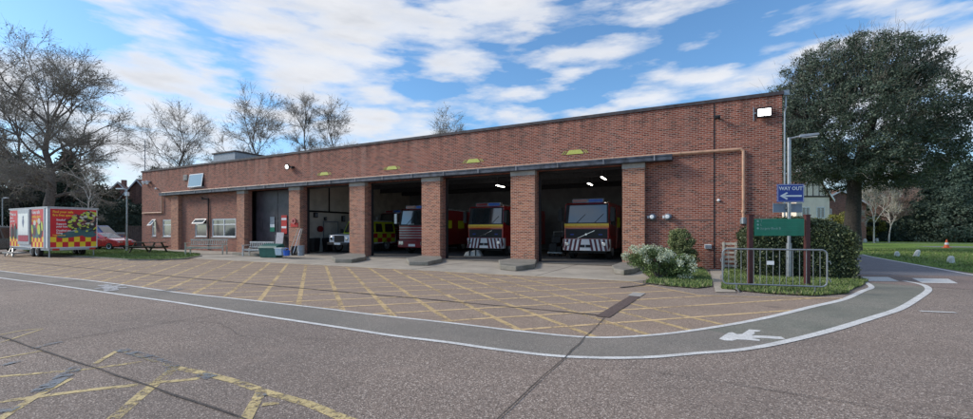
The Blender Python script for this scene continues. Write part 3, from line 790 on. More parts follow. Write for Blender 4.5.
t = thing('pier_plinth', 'long low concrete plinth below the mops and bins', 'plinth', (-26, 19, 0), group='rounded plinths in front of the piers')
mb = MB(); mb.prism([(-1.6, -1.9, .012), (1.4, -2.2, .012), (2.1, -1.5, .012), (2.1, .6, .012), (-1.6, .6, .012)], (0, 0, .17)); mb.build('slab', CONCD, t, bevel=.03)

# ------------------------------------------------------------------ vehicles
def wheel(parent, x, y, r, w, rim=SILVER, axis=(1, 0, 0)):
    mb = MB(); mb.lathe((0, 0, 0), axis, [(-w/2, r*.82), (-w/2+.02, r*.97), (-w/4, r), (w/4, r), (w/2-.02, r*.97), (w/2, r*.82), (w/2-.03, r*.6)], 22)
    o = mb.build('wheel', RUBBER, parent, loc=(x, y, r), smooth=False)
    mb = MB(); mb.lathe((0, 0, 0), axis, [(-w/2+.01, r*.4), (-w/2-.012, r*.62), (w/2+.012, r*.62), (w/2-.02, r*.42), (w/2-.02, r*.2), (w/2+.02, r*.15)], 18)
    mb.build('rim', rim, o); return o
def engine(label, x, y, style='chevron', rz=0, L=7.6):
    t = thing('fire_engine', label, 'fire engine', (x, y, .05), rz, 'fire engines parked in the station bays')
    red = FRED if style == 'chevron' else FDRED
    # cab shell, front face at y=0
    mb = MB()
    pr = [(.02, .62), (0, 1.1), (0, 1.9), (.14, 3.0), (.3, 3.08), (2.0, 3.08), (2.0, .62)]
    mb.prism([(-1.2, a, b) for a, b in pr], (2.4, 0, 0)); mb.build('cab', red, t, bevel=.05)
    mb = MB(); mb.prism([(-.98, -.018, 2.0), (1.08, -.018, 2.0), (1.06, .115, 2.93), (-.92, .115, 2.93)], (0, .02, 0)); ws = mb.build('windscreen', GLASS, t)
    [MB().tube((q, -.035, 2.0), (q+.45, .03, 2.45), .012, n=5).build('wiper', BLACK, ws) for q in (-.5, .45)]
    mb = MB(); mb.prism([(-1.17, -.006, 1.955), (1.17, -.006, 1.955), (1.14, .138, 2.99), (-1.14, .138, 2.99)], (0, .02, 0)); mb.build('windscreen_surround', BLACK, t)
    for s in (-1, 1):
        mb = MB(); mb.prism([(s*1.203, .35, 1.95), (s*1.203, 1.0, 1.85), (s*1.203, 1.0, 2.85), (s*1.203, .42, 2.85)], (s*.008, 0, 0)); mb.prism([(s*1.203, 1.12, 1.85), (s*1.203, 1.85, 1.85), (s*1.203, 1.85, 2.85), (s*1.203, 1.12, 2.85)], (s*.008, 0, 0)); mb.build('side_window', GLASS, t)
        mb = MB(); mb.box(s*1.28, -.12, 2.05, s*1.5, .0, 2.75); mb.tube((s*1.18, .05, 2.8), (s*1.4, -.04, 2.8), .02, n=6); mb.tube((s*1.18, .05, 2.1), (s*1.4, -.04, 2.1), .02, n=6); mb.build('mirror', BLACK if style == 'chevron' else SILVER, t, bevel=.02)
    if style == 'chevron':
        mb = MB(); mb.box(-1.19, -.02, 1.83, 1.19, -.002, 1.95, 0); mb.box(-1.19, -.02, 1.73, 1.19, -.002, 1.828, 1); mb.build('front_band', [YELLB, ORANGE], t)
        mb = MB(); mb.box(-1.12, -.03, 1.15, 1.12, -.003, 1.66); g = mb.build('grille', BLACK, t, bevel=.02)
        mb = MB(); mb.M = Matrix.Translation((0, -.036, 1.37)) @ Matrix.Rotation(R(-24), 4, 'Y'); mb.box(-.5, -.008, -.012, .5, .004, .012); mb.M = Matrix.Translation((0, -.04, 1.37)); mb.lathe((0, 0, 0), (0, -1, 0), [(0, .055), (.015, .055)], 16); mb.build('badge_bar', CHROME, g)
        for s in (-1, 1):
            mb = MB(); mb.box(s*.66, -.042, 1.33, s*.86, -.031, 1.39); mb.build('strobe_light', SIGNB, g)
        # chevron bumper, bowed at the corners
        bp = MB(); bp.prism([(-1.26, .25, .5), (-1.26, -.05, .5), (-1.1, -.2, .5), (1.1, -.2, .5), (1.26, -.05, .5), (1.26, .25, .5)], (0, 0, .62)); b = bp.build('bumper', MWHITE, t, bevel=.02)
        mb = MB()
        for s in (-1, 1):
            for k in range(4):
                xa = s*(.20+k*.235); mb.prism([(xa, -.203, 1.11), (xa+s*.115, -.203, 1.11), (xa+s*.235, -.203, .51), (xa+s*.12, -.203, .51)][::-s], (0, -.004, 0))
            mb.prism([(s*1.13, -.176, 1.11), (s*1.20, -.109, 1.11), (s*1.255, -.059, .75), (s*1.17, -.139, .51)][::-s], (s*.003, -.004, 0))
        mb.build('chevrons', MAROON, b)
        mb = MB(); mb.prism([(-.26, -.208, .66), (.26, -.208, .66), (.16, -.208, 1.1), (-.16, -.208, 1.1)], (0, -.006, 0)); mb.build('number_panel', MWHITE, b)
        mb = MB(); mb.box(-.28, -.235, .68, -.02, -.216, .82); mb.box(.02, -.235, .68, .28, -.216, .82); mb.build('fog_lamp', BLACK, b)
        mb = MB(); mb.box(-.26, -.225, .52, .26, -.209, .63); mb.build('number_plate', SIGNW, b)
        for s in (-1, 1):
            mb = MB(); mb.lathe((s*.98, -.205, .86), (0, -1, 0), [(0, .12), (.02, .115), (.035, .09)], 16); mb.build('headlight', CHROME, t)
    else:
        mb = MB()
        for k in range(6): mb.box(-1.1, -.05, .95+k*.17, 1.1, -.004, 1.06+k*.17)
        g = mb.build('grille', FDRED, t, bevel=.01)
        mb = MB()
        for k in range(5): mb.box(-1.12, -.058, 1.07+k*.17, 1.12, -.045, 1.11+k*.17)
        mb.build('grille_trim', SILVER, g)
        mb = MB(); mb.box(-1.1, -.04, .93, 1.1, -.002, 1.95); mb.build('grille_back', BLACK, g)
        text('SCANIA', .16, SIGNW, t, (-.45, -.012, 1.965), (R(90), 0, 0), name='front_lettering')
        mb = MB(); mb.prism([(-1.25, .2, .42), (-1.2, -.12, .42), (1.2, -.12, .42), (1.25, .2, .42)], (0, 0, .48)); b = mb.build('bumper', red, t, bevel=.04)
        mb = MB(); mb.box(-.28, -.14, .50, .28, -.122, .66); mb.build('number_plate', SIGNW, b)
        for s in (-1, 1):
            mb = MB(); mb.box(s*.72, -.15, .62, s*1.08, -.121, .84); mb.build('headlight', CHROME, t)
    mb = MB(); mb.box(-.85, .35, 3.085, .85, .62, 3.30, 0); mb.box(-.80, .34, 3.12, -.05, .349, 3.27, 1); mb.box(.05, .34, 3.12, .80, .349, 3.27, 2); mb.build('light_bar', [LEADG, FDRED, BLUEP], t, bevel=.02)
    # pump body
    mb = MB(); mb.box(-1.22, 2.08, .55, 1.22, L, 3.05); bd = mb.build('pump_body', red, t, bevel=.03)
    for s in (-1, 1):
        mb = MB(); 
        for k in range(3): mb.box(s*1.222, 2.3+k*1.65, 1.0, s*1.24, 3.75+k*1.65, 2.3)
        mb.build('locker_shutter', FDRED, bd)
        mb = MB()
        for k in range(int((L-2.2)/1.8)+1): mb.box(s*1.243, 2.12+k*1.8, 1.75, s*1.252, min(L-.05, 3.02+k*1.8), 2.32, 0)
        mb.build('side_marking', FYEL, bd)
    mb = MB()
    for xx in (-.45, .45): mb.box(xx-.03, 1.6, 3.18, xx+.03, L-.2, 3.27)
    for k in range(14): mb.box(-.42, 1.8+k*.4, 3.2, .42, 1.84+k*.4, 3.24)
    mb.box(-.5, 2.3, 3.06, .5, 2.4, 3.18); mb.box(-.5, L-.8, 3.06, .5, L-.7, 3.18)
    mb.build('ladder', SILVER, t)
    mb = MB(); mb.box(-1.0, .3, .35, 1.0, L-.1, .6); mb.build('chassis', BLACK, t)
    for yy in (1.15, L-2.2):
        for s in (-1, 1): wheel(t, s*1.02, yy, .49, .3)
    return t
engine('red fire engine with striped bumper in the bay nearest the flowering shrub', -5.45, 22.45)
engine('red fire engine with striped bumper half hidden by a pier in the third open bay', -11.75, 22.9)
engine('maroon fire engine with silver slatted grille half hidden by a pier', -17.45, 23.2, 'slats', L=7.0)
engine('red fire engine at the back of the bay behind the off-roader', -23.05, 27.6, 'slats', L=5.6)

def offroader():
    t = thing('off_roader', 'white-nosed off-roader with yellow and red sides behind a pier', 'off-roader', (-22.62, 21.6, .05))
    t.scale = (1.12, 1.1, 1.14)
    W = .88
    mb = MB(); mb.prism([(-W, a, b) for a, b in [(0, .5), (0, 1.12), (.9, 1.18), (1.15, 1.2), (1.15, .5)]], (2*W, 0, 0)); mb.build('bonnet', MWHITE, t, bevel=.03)
    mb = MB(); mb.prism([(-W, a, b) for a, b in [(1.15, .5), (1.15, 1.2), (4.5, 1.2), (4.55, .55)]], (2*W, 0, 0)); mb.build('body', MWHITE, t, bevel=.03)
    mb = MB(); lo = [(-W, 1.2, 1.2), (W, 1.2, 1.2), (W, 4.48, 1.2), (-W, 4.48, 1.2)]; hi = [(-.75, 1.55, 1.98), (.75, 1.55, 1.98), (.75, 4.42, 1.98), (-.75, 4.42, 1.98)]
    mb.hexa(lo, hi); cb = mb.build('cabin', FYEL, t, bevel=.02)
    mb = MB(); mb.prism([(-.76, 1.19, 1.27), (.76, 1.19, 1.27), (.68, 1.49, 1.9), (-.68, 1.49, 1.9)], (0, -.012, 0)); mb.build('windscreen', GLASS, t)
    def sd(s, y0, y1): 
        f = lambda z: W-(z-1.2)/.78*.13+.006
        return [(s*f(1.3), y0, 1.3), (s*f(1.3), y1, 1.3), (s*f(1.85), y1-.03, 1.85), (s*f(1.85), y0+.08, 1.85)]
    for s in (-1, 1):
        mb = MB(); mb.prism(sd(s, 1.5, 2.25), (s*.01, 0, 0)); mb.prism(sd(s, 2.4, 3.1), (s*.01, 0, 0)); mb.prism(sd(s, 3.35, 4.25), (s*.01, 0, 0)); mb.build('side_window', GLASS, t)
        mb = MB()
        for k in range(7):
            for j in range(2): mb.box(s*(W+.002), 1.2+k*.46, .62+j*.29, s*(W+.014), 1.64+k*.46, .90+j*.29, (k+j) % 2)
        mb.build('side_marking', [FYEL, REDP], t)
        mb = MB(); mb.box(s*(W-.1), .15, .85, s*(W+.06), 1.0, .98); mb.build('wheel_arch', BLACK, t, bevel=.02)
        mb = MB(); mb.lathe((s*.63, -.005, .9), (0, -1, 0), [(0, .13), (.03, .12), (.05, .08)], 18); mb.build('headlight', CHROME, t)
        mb = MB(); mb.box(s*.95, 1.2, 1.25, s*1.12, 1.28, 1.5); mb.tube((s*.86, 1.25, 1.3), (s*1.0, 1.25, 1.36), .015, n=5); mb.build('mirror', BLACK, t)
    mb = MB(); mb.box(-.42, -.03, .68, .42, -.002, 1.08); mb.build('grille', BLACK, t, bevel=.01)
    mb = MB(); mb.box(-.9, -.16, .5, .9, -.02, .66); bp = mb.build('bumper', BLACK, t, bevel=.02)
    mb = MB(); mb.box(-.27, -.175, .52, .27, -.162, .64); mb.build('number_plate', SIGNW, bp)
    mb = MB(); mb.box(-.72, 1.7, 1.99, .72, 4.3, 2.04); mb.build('roof', MWHITE, t, bevel=.02)
    mb = MB(); mb.box(-.6, 1.8, 2.045, .6, 2.0, 2.16); mb.build('light_bar', BLUEP, t, bevel=.02)
    for yy in (.62, 3.5):
        for s in (-1, 1): wheel(t, s*.78, yy, .4, .24)
offroader()

def hatchback(name, label, cat, loc, rz, paintm, L=4.0, W=.86, H=1.46, van=False):
    """side profile along x (front +x)"""
    t = thing(name, label, cat, loc, rz)
    f = L/4.0
    low = [(-2.0, .32), (-2.02, .75), (-1.9, .98), (1.0, .98), (1.75, .82), (2.0, .62), (2.0, .3)]
    mb = MB(); mb.prism([(a*f, -W, b) for a, b in low], (0, 2*W, 0)); bo = mb.build('body', paintm, t, bevel=.06)
    base = [(-1.92, .97), (1.02, .97)]; top = [(-1.55, H), (-.05 if not van else .35, H)]
    lo = [(base[0][0]*f, -W+.03, .97), (base[1][0]*f, -W+.03, .97), (base[1][0]*f, W-.03, .97), (base[0][0]*f, W-.03, .97)]
    hi = [(top[0][0]*f, -W+.2, H), (top[1][0]*f, -W+.2, H), (top[1][0]*f, W-.2, H), (top[0][0]*f, W-.2, H)]
    mb = MB(); mb.hexa(lo, hi); mb.build('cabin', paintm, t, bevel=.05)
    def L3(a, b, k): return tuple(a[i]+(b[i]-a[i])*k for i in range(3))
    for s in (0, 1):
        a, b, c, d = (lo[0], lo[1], hi[1], hi[0]) if s == 0 else (lo[3], lo[2], hi[2], hi[3])
        o = -.012 if s == 0 else .012
        mb = MB()
        for u0, u1 in ((.12, .46), (.50, .84)):
            q = [L3(L3(a, b, u0), L3(d, c, u0), .12), L3(L3(a, b, u1), L3(d, c, u1), .12), L3(L3(a, b, u1), L3(d, c, u1), .86), L3(L3(a, b, u0), L3(d, c, u0), .86)]
            mb.prism(q if s == 0 else q[::-1], (0, o, 0))
        mb.build('side_window', GLASS, t)
        mb = MB(); mb.box(.95*f, (-1)**(s+1)*W, 1.0, 1.08*f, (-1)**(s+1)*(W+.16), 1.12); mb.build('mirror', paintm, t, bevel=.02)
        mb = MB(); yy = (-1)**(s+1)*W
        for xx in (-.4, .55): mb.box(xx*f, yy*1.0, .4, xx*f+.012, yy*1.005, .95)
        for xx in (-.95, .1): mb.box(xx*f, yy, .82, xx*f+.16, yy*1.02, .85)
        mb.build('door_lines', BLACK, t)
    mb = MB(); q = [L3(lo[1], lo[2], .08), L3(lo[1], lo[2], .92), L3(hi[1], hi[2], .92), L3(hi[1], hi[2], .08)]; mb.prism([L3(q[0], q[3], .08), L3(q[1], q[2], .08), L3(q[1], q[2], .9), L3(q[0], q[3], .9)], (.015, 0, .008)); mb.build('windscreen', GLASS, t)
    mb = MB(); q = [L3(lo[3], lo[0], .1), L3(lo[3], lo[0], .9), L3(hi[3], hi[0], .9), L3(hi[3], hi[0], .1)]; mb.prism([L3(q[0], q[3], .12), L3(q[1], q[2], .12), L3(q[1], q[2], .88), L3(q[0], q[3], .88)], (-.015, 0, .008)); mb.build('rear_window', GLASS, t)
    for s in (-1, 1):
        mb = MB(); mb.box(1.82*f, s*.5, .6, 2.01*f, s*.8, .74); mb.build('headlight', CHROME, t, bevel=.02)
        mb = MB(); mb.box(-2.03*f, s*.58, .72, -1.93*f, s*.84, .95); mb.build('tail_light', REDP, t, bevel=.02)
        for xx in (-1.25*f, 1.22*f): wheel(t, xx, s*(W-.08), .31, .2, axis=(0, 1, 0))
    mb = MB(); mb.box(-2.05*f, -.8, .25, 2.03*f, .8, .4); mb.build('sill_trim', BLACK, t, bevel=.02)
    return t
x, y = at(104, 36)
hatchback('parked_car', 'bright red hatchback parked behind the exhibition trailer', 'car', (x, y, 0), R(24), CARRED, 4.3)
x, y = at(103, 42); hatchback('parked_car', 'blue car parked behind the red hatchback', 'car', (x, y, 0), R(27), CARBLUE, 4.3, H=2.15)
x, y = at(1, 31); hatchback('parked_van', 'dark silver van at the left edge behind the trailer', 'van', (x, y, 0), R(118), CARDK, 4.8, .92, 1.95, van=True)

# exhibition trailer
TX, TY = -37.55, 10.4
t = thing('exhibition_trailer', 'red and white exhibition trailer with chequered yellow band', 'trailer', (TX, TY+1.15, 0))
hx, hy = 3.03, 1.15
mb = MB(); mb.box(-hx, -hy, .55, hx, hy, 3.0); body = mb.build('body', MWHITE, t, bevel=.03)
mb = MB(); mb.box(-hx-.03, -hy-.04, 2.98, hx+.04, hy+.04, 3.06); mb.build('roof_rail', GREYT, t)
mb = MB(); mb.box(-hx+.1, -hy+.1, .42, hx-.1, hy-.1, .55); mb.box(hx+.0, -hy+.3, .44, hx+.12, hy-.3, .56); mb.build('chassis', GREYT, t)
def panel(side, a0, a1, label=None):
    """red printed panel with a chequered foot; side 'e' = end facing +x, 's' = long side facing -y"""
    mb = MB(); z0, z1 = .62, 2.93; zc = 1.12
    def bx(u0, v0, u1, v1, d, m):
        if side == 'e': mb.box(hx+.002+d, u0, v0, hx+.006+d, u1, v1, m)
        else: mb.box(u0, -hy-.006-d, v0, u1, -hy-.002-d, v1, m)
    bx(a0, zc+.12, a1, z1, 0, 0)
    n = max(2, round((a1-a0)/.28)); h = (zc+.12-z0)/2
    for k in range(n):
        for j in range(2):
            bx(a0+(a1-a0)*k/n, z0+j*h, a0+(a1-a0)*(k+1)/n, z0+(j+1)*h, 0, (k+j) % 2 if j or k else 0)
    return mb.build('printed_panel', [TREDC, TYEL], body)
pe = panel('e', -hy+.09, hy-.06)
pa = panel('s', -2.95, -1.4); pb = panel('s', .55, 2.42)
# figures on the panels: helmeted crew as flat printed shapes
def blob(mb, side, cx, cz, rx, rz_, m, d, rot=0, sq=2.3, n=14):
    pts = []
    for k in range(n):
        a = 2*math.pi*k/n; c, s = math.cos(a), math.sin(a)
        u = abs(c)**(2/sq)*math.copysign(1, c)*rx; v = abs(s)**(2/sq)*math.copysign(1, s)*rz_
        u, v = u*math.cos(rot)-v*math.sin(rot), u*math.sin(rot)+v*math.cos(rot)
        pts.append((hx+.006+d, cx+u, cz+v) if side == 'e' else (cx+u, -hy-.006-d, cz+v))
    mb.prism(pts, (.0015, 0, 0) if side == 'e' else (0, -.0015, 0), m)
PR = [plain('print_black', (.03, .03, .035), .5), plain('print_hivis', (.55, .62, .08), .5), plain('print_cream', (.62, .6, .5), .5), plain('print_teal', (.06, .14, .15), .5), plain('print_maroon', (.14, .02, .04), .5), plain('print_skin', (.45, .26, .2), .5)]
mb = MB(); pr_ = random.Random(4)
blob(mb, 'e', .72, 2.0, .34, .62, 0, .001, -.3); blob(mb, 'e', .12, 1.46, .92, .2, 3, .002, .22); blob(mb, 'e', .74, 1.38, .34, .18, 3, .003, 0); blob(mb, 'e', .15, 2.1, .5, .42, 4, .004, .4); blob(mb, 'e', .6, 2.5, .4, .26, 4, .005, .2)
k = 0
while k < 95:
    cx = pr_.uniform(-.5, 1.02); cz = pr_.uniform(1.55, 2.85)
    if cz < 1.5 + max(0, -cx+.1)*1.1 or cz > 2.15+(cx+.6)*.62: continue
    m = pr_.choices([0, 1, 2, 4, 5], [4, 5, 3, 3, 1])[0] if cz > 2.0 else pr_.choices([0, 1, 2, 3], [2, 7, 1, 2])[0]
    blob(mb, 'e', cx, cz, pr_.uniform(.05, .15), pr_.uniform(.035, .09), m, .006+k*.0003, pr_.uniform(-.8, .8), 2, 9); k += 1
mb.build('crew_picture', PR, body)
mb = MB()
for k, (cx, cz, a, b, m, r_) in enumerate([(1.0, 1.6, .35, .45, 3, .1), (1.9, 1.65, .36, .5, 0, -.1), (1.45, 1.45, .3, .3, 3, 0), (1.1, 2.1, .2, .16, 2, 0), (1.75, 2.2, .22, .18, 2, 0), (1.72, 1.7, .22, .32, 1, .2), (1.1, 1.55, .18, .25, 4, 0), (2.2, 1.9, .12, .3, 1, .2), (.75, 1.7, .12, .3, 1, .2),
        (-2.6, 1.5, .22, .42, 0, 0), (-2.05, 1.55, .24, .46, 0, 0), (-1.65, 1.4, .16, .35, 3, 0), (-2.6, 1.95, .12, .1, 5, 0), (-2.05, 2.02, .12, .1, 5, 0)]):
    blob(mb, 's', cx, cz, a, b, m, .001+k*.0016, r_)
mb.build('crew_picture', PR, body)
# lettering
TY_ = plain('letter_yellow', (.95, .55, .03), .5, var=.02)
E = (R(90), 0, R(90))
for s_, z_, c_, sz in (('Find your safe', 2.70, TY_, .185), ('fire free space', 2.50, TY_, .185), ('Smokefree', 2.22, SIGNW, .155), ('Support to', 1.98, SIGNW, .155), ('your home', 1.82, SIGNW, .155), ('Disabled persons', 1.58, SIGNW, .15), ('living', 1.43, SIGNW, .15)):
    text(s_, sz, c_, body, (hx+.009, -hy+(.2 if c_ is TY_ else .36), z_), E, name='panel_lettering', bold=.004, sx=.88)
text('Help free on', .14, TY_, body, (hx+.009, -hy+.2, 1.44-.08-.14+.08), E, name='panel_lettering', bold=.003, sx=.8)
S0 = (R(90), 0, 0)
for s_, x_, z_, c_, sz in (('Keep safe', .68, 2.66, SIGNW, .3), ('smoke alarm', .68, 2.4, TY_, .26), ('fire help', .68, 2.15, TY_, .26), ('Meet us', -2.85, 2.6, SIGNW, .28), ('talk to', -2.85, 2.4, SIGNW, .17), ('your crew', -2.85, 2.2, SIGNW, .17)):
    text(s_, sz, c_, body, (x_, -hy-.009, z_), S0, name='panel_lettering', bold=.004, sx=1.0)
mb = MB(); mb.box(-1.35, -hy-.09, .75, .5, -hy-.004, 2.95); dr = mb.build('door', GREYT, t, bevel=.015)
mb = MB(); mb.box(-1.2, -hy-.102, 1.35, .38, -hy-.091, 2.7); mb.build('door_panel', MWHITE, dr)
mb = MB(); mb.box(-1.2, -hy-.102, .95, .38, -hy-.091, 1.33); mb.build('red_door_panel', plain('door_maroon', (.4, .02, .06), .5), dr)
mb = MB(); mb.prism([(-.55, -hy-.104, 2.15), (-.4, -hy-.104, 1.8), (-.25, -hy-.104, 2.15), (-.28, -hy-.104, 2.35), (-.52, -hy-.104, 2.35)], (0, -.003, 0)); mb.lathe((-.4, -hy-.104, 2.45), (0, -1, 0), [(0, .1), (.003, .1)], 12); mb.build('crest', plain('crest_grey', (.2, .23, .34), .5), dr)
mb = MB(); mb.box(hx-.02, -hy-.03, .58, hx+.04, -hy+.08, 3.0); mb.box(2.45, -hy-.03, .58, 2.62, -hy-.004, 2.97); mb.build('corner_post', GREYT, t)
for xx in (.45, 1.25):
    for s in (-1, 1): wheel(t, xx, s*1.0, .34, .22, axis=(0, 1, 0))
mb = MB(); mb.tube((-3.0, -1.0, .55), (-2.0, -1.3, .0), .04, n=6); mb.tube((-2.6, -1.2, .5), (-1.7, -1.6, .05), .03, n=6); mb.box(-1.4, -1.9, .22, .2, -1.3, .28); mb.tube((-1.3, -1.8, 0), (-1.3, -1.8, .25), .03, n=6); mb.tube((.1, -1.8, 0), (.1, -1.8, .25), .03, n=6)
mb.build('entrance_step', GALV, t)
for s in ((2.9, -1.05), (2.9, 1.0), (-2.9, -1.0)):
    mb = MB(); mb.tube((s[0], s[1], 0.02), (s[0], s[1], .5), .04, n=8); mb.tube((s[0], s[1], 0), (s[0], s[1], .03), .12, n=10); mb.build('corner_leg', GALV, t)
for s in (-1, 1):
    mb = MB(); mb.box(hx+.12, s*.7, .44, hx+.16, s*1.0, .55); mb.build('tail_light', REDP, t)

# ------------------------------------------------------------------ furniture
def bench(label, loc, rz, L, mat):
    t = thing('garden_bench', label, 'bench', loc, rz, 'wooden benches by the station wall')
    mb = MB()
    for k in range(5): mb.box(-L/2, -.28+k*.11, .42, L/2, -.2+k*.11, .45)
    mb.box(-L/2+.05, -.26, .34, L/2-.05, -.23, .419); mb.build('seat', mat, t)
    mb = MB(); mb.M = Matrix.Translation((0, .26, .45)) @ Matrix.Rotation(R(-10), 4, 'X')
    mb.box(-L/2, -.02, .38, L/2, .02, .46); mb.box(-L/2, -.02, .08, L/2, .02, .13)
    n = int(L/.13)
    for k in range(n): x = -L/2+.08+(L-.16)*k/(n-1); mb.box(x-.025, -.012, .13, x+.025, .012, .38)
    mb.build('backrest', mat, t)
    for s in (-1, 1):
        mb = MB(); mb.box(s*(L/2-.035)-.035, -.3, 0, s*(L/2-.035)+.035, -.23, .66); mb.build('leg', mat, t)
        mb = MB(); mb.box(s*(L/2-.035)-.035, .22, 0, s*(L/2-.035)+.035, .29, .48); mb.build('leg', mat, t)
        mb = MB(); mb.box(s*(L/2-.035)-.04, -.34, .661, s*(L/2-.035)+.04, .3, .70); mb.build('armrest', mat, t)
    return t
x, y = at(206.5, 28.4); bn = bench('long weathered oak bench beneath the wide white window', (x, y, .03), R(31), 2.45, WOODG); bn.scale = (1, 1, 1.13)
x, y = at(258, 26.2); bench('shorter pale grey bench against the dark folding doors', (x, y, .03), R(14), 1.8, WOODB)
x, y = at(148.5, 30.5)
t = thing('picnic_table', 'dark stained picnic table on the grass strip', 'picnic table', (x, y, .03), R(22))
mb = MB()
for k in range(5): mb.box(-1.05, -.38+k*.155, .72, 1.05, -.25+k*.155, .76)
mb.build('tabletop', WOODD, t)
for s in (-1, 1):
    mb = MB(); mb.box(-1.05, s*.62-.06, .43, 1.05, s*.62+.06, .47); mb.box(-1.05, s*.77-.06, .43, 1.05, s*.77+.06, .47); mb.build('seat', WOODD, t)
    for s2 in (-1, 1):
        mb = MB(); mb.prism([(s*.75-.02, s2*.72, 0), (s*.75-.02, s2*.84, 0), (s*.75-.02, s2*.34, .72), (s*.75-.02, s2*.22, .72)], (.05, 0, 0)); mb.build('leg', WOODD, t)
    mb = MB(); mb.box(s*.75+.035, -.8, .33, s*.75+.075, .8, .43); mb.build('crossbeam', WOODD, t)

# things by the folding doors
x, y = at(271.5, 25.2)
t = thing('grit_bin', 'dark green lidded grit bin next to the grey bench', 'bin', (x, y, .02), R(14))
mb = MB(); mb.hexa([(-.55, -.3, 0), (.55, -.3, 0), (.55, .3, 0), (-.55, .3, 0)], [(-.62, -.35, .55), (.62, -.35, .55), (.62, .35, .55), (-.62, .35, .55)]); mb.build('tub', BINGREEN, t, bevel=.03)
mb = MB(); mb.hexa([(-.65, -.38, .555), (.65, -.38, .555), (.65, .38, .555), (-.65, .38, .555)], [(-.6, -.3, .70), (.6, -.3, .70), (.6, .3, .82), (-.6, .3, .82)]); mb.build('lid', BINGREEN, t, bevel=.02)
x, y = at(280.3, 24.4)
t = thing('storage_tub', 'pale blue plastic tub in front of the green bin', 'tub', (x, y, .19), R(14))
mb = MB(); mb.hexa([(-.2, -.16, 0), (.2, -.16, 0), (.2, .16, 0), (-.2, .16, 0)], [(-.24, -.2, .4), (.24, -.2, .4), (.24, .2, .4), (-.24, .2, .4)]); mb.build('tub', PALEBL, t, bevel=.02)
mb = MB(); mb.box(-.26, -.22, .40, .26, .22, .43); mb.build('lid', SIGNW, t, bevel=.01)
x, y = at(286.6, 24.0)
t = thing('mop_bucket', 'bright blue mop bucket at the foot of the mops', 'bucket', (x, y, .19))
mb = MB(); mb.lathe((0, 0, 0), (0, 0, 1), [(0, .15), (.3, .2), (.3, .18), (.05, .14)], 18); mb.build('bucket', BLUEP, t)
mb = MB(); mb.path([(-.19, 0, .3), (-.14, 0, .42), (.14, 0, .42), (.19, 0, .3)], .012, 6); mb.build('handle', BLUEP, t)
for px, l, dx, m in ((289, 'pale wooden mop leaning left of the red hydrant board', .35, WOODG), (293, 'white handled broom leaning between mop and pier', .22, MWHITE), (296, 'thin pale broom leaning nearest the brick pier', .1, WOODG)):
    x, y = at(px, 24.3)
    t = thing('broom', l, 'broom', (x, y, .19), group='brooms and mops against the pier')
    mb = MB(); mb.tube((0, 0, .1), (dx, .35, 1.55), .022, n=7); mb.build('handle', m, t)
    mb = MB(); mb.hexa([(-.16, -.05, 0), (.16, -.05, 0), (.16, .05, 0), (-.16, .05, 0)], [(-.1, -.03, .13), (.1, -.03, .13), (.1, .03, .13), (-.1, .03, .13)]); mb.build('head', BLACK if px > 290 else SIGNW, t)
x, y = at(295, 24.7)
t = thing('dust_bin', 'short black bin beneath the brooms at the pier', 'bin', (x, y, .19)); mb = MB(); mb.lathe((0, 0, 0), (0, 0, 1), [(0, .2), (.5, .25), (.5, .22), (.1, .18)], 16); mb.build('tub', BLACK, t); mb = MB(); mb.lathe((0, 0, .49), (0, 0, 1), [(0, .265), (.03, .265)], 16); mb.build('rim', BLACK, t)
t = thing('grey_drum', 'grey steel drum at the right foot of the pier', 'drum', (at(301, 23.9)[0], at(301, 23.9)[1], .19)); mb = MB(); mb.lathe((0, 0, 0), (0, 0, 1), [(0, .18), (.2, .18), (.21, .19), (.23, .18), (.55, .18)], 18); mb.build('tub', LEADG, t); mb = MB(); mb.lathe((0, 0, .55), (0, 0, 1), [(0, .195), (.03, .195)], 18); mb.build('lid', LEADG, t)
t = thing('hydrant_board', 'small red board with coiled hose on the brick pier', 'hose board', (-24.75, 19.69, 2.1))
mb = MB(); mb.box(-.42, -.03, -.22, .3, 0, .05); mb.build('board', REDP, t); mb = MB(); mb.lathe((-.05, -.03, .18), (0, -1, 0), [(0, .2), (.08, .2), (.08, .1), (.02, .1)], 18); mb.build('hose_coil', plain('hose_pink', (.5, .16, .14), .6), t)

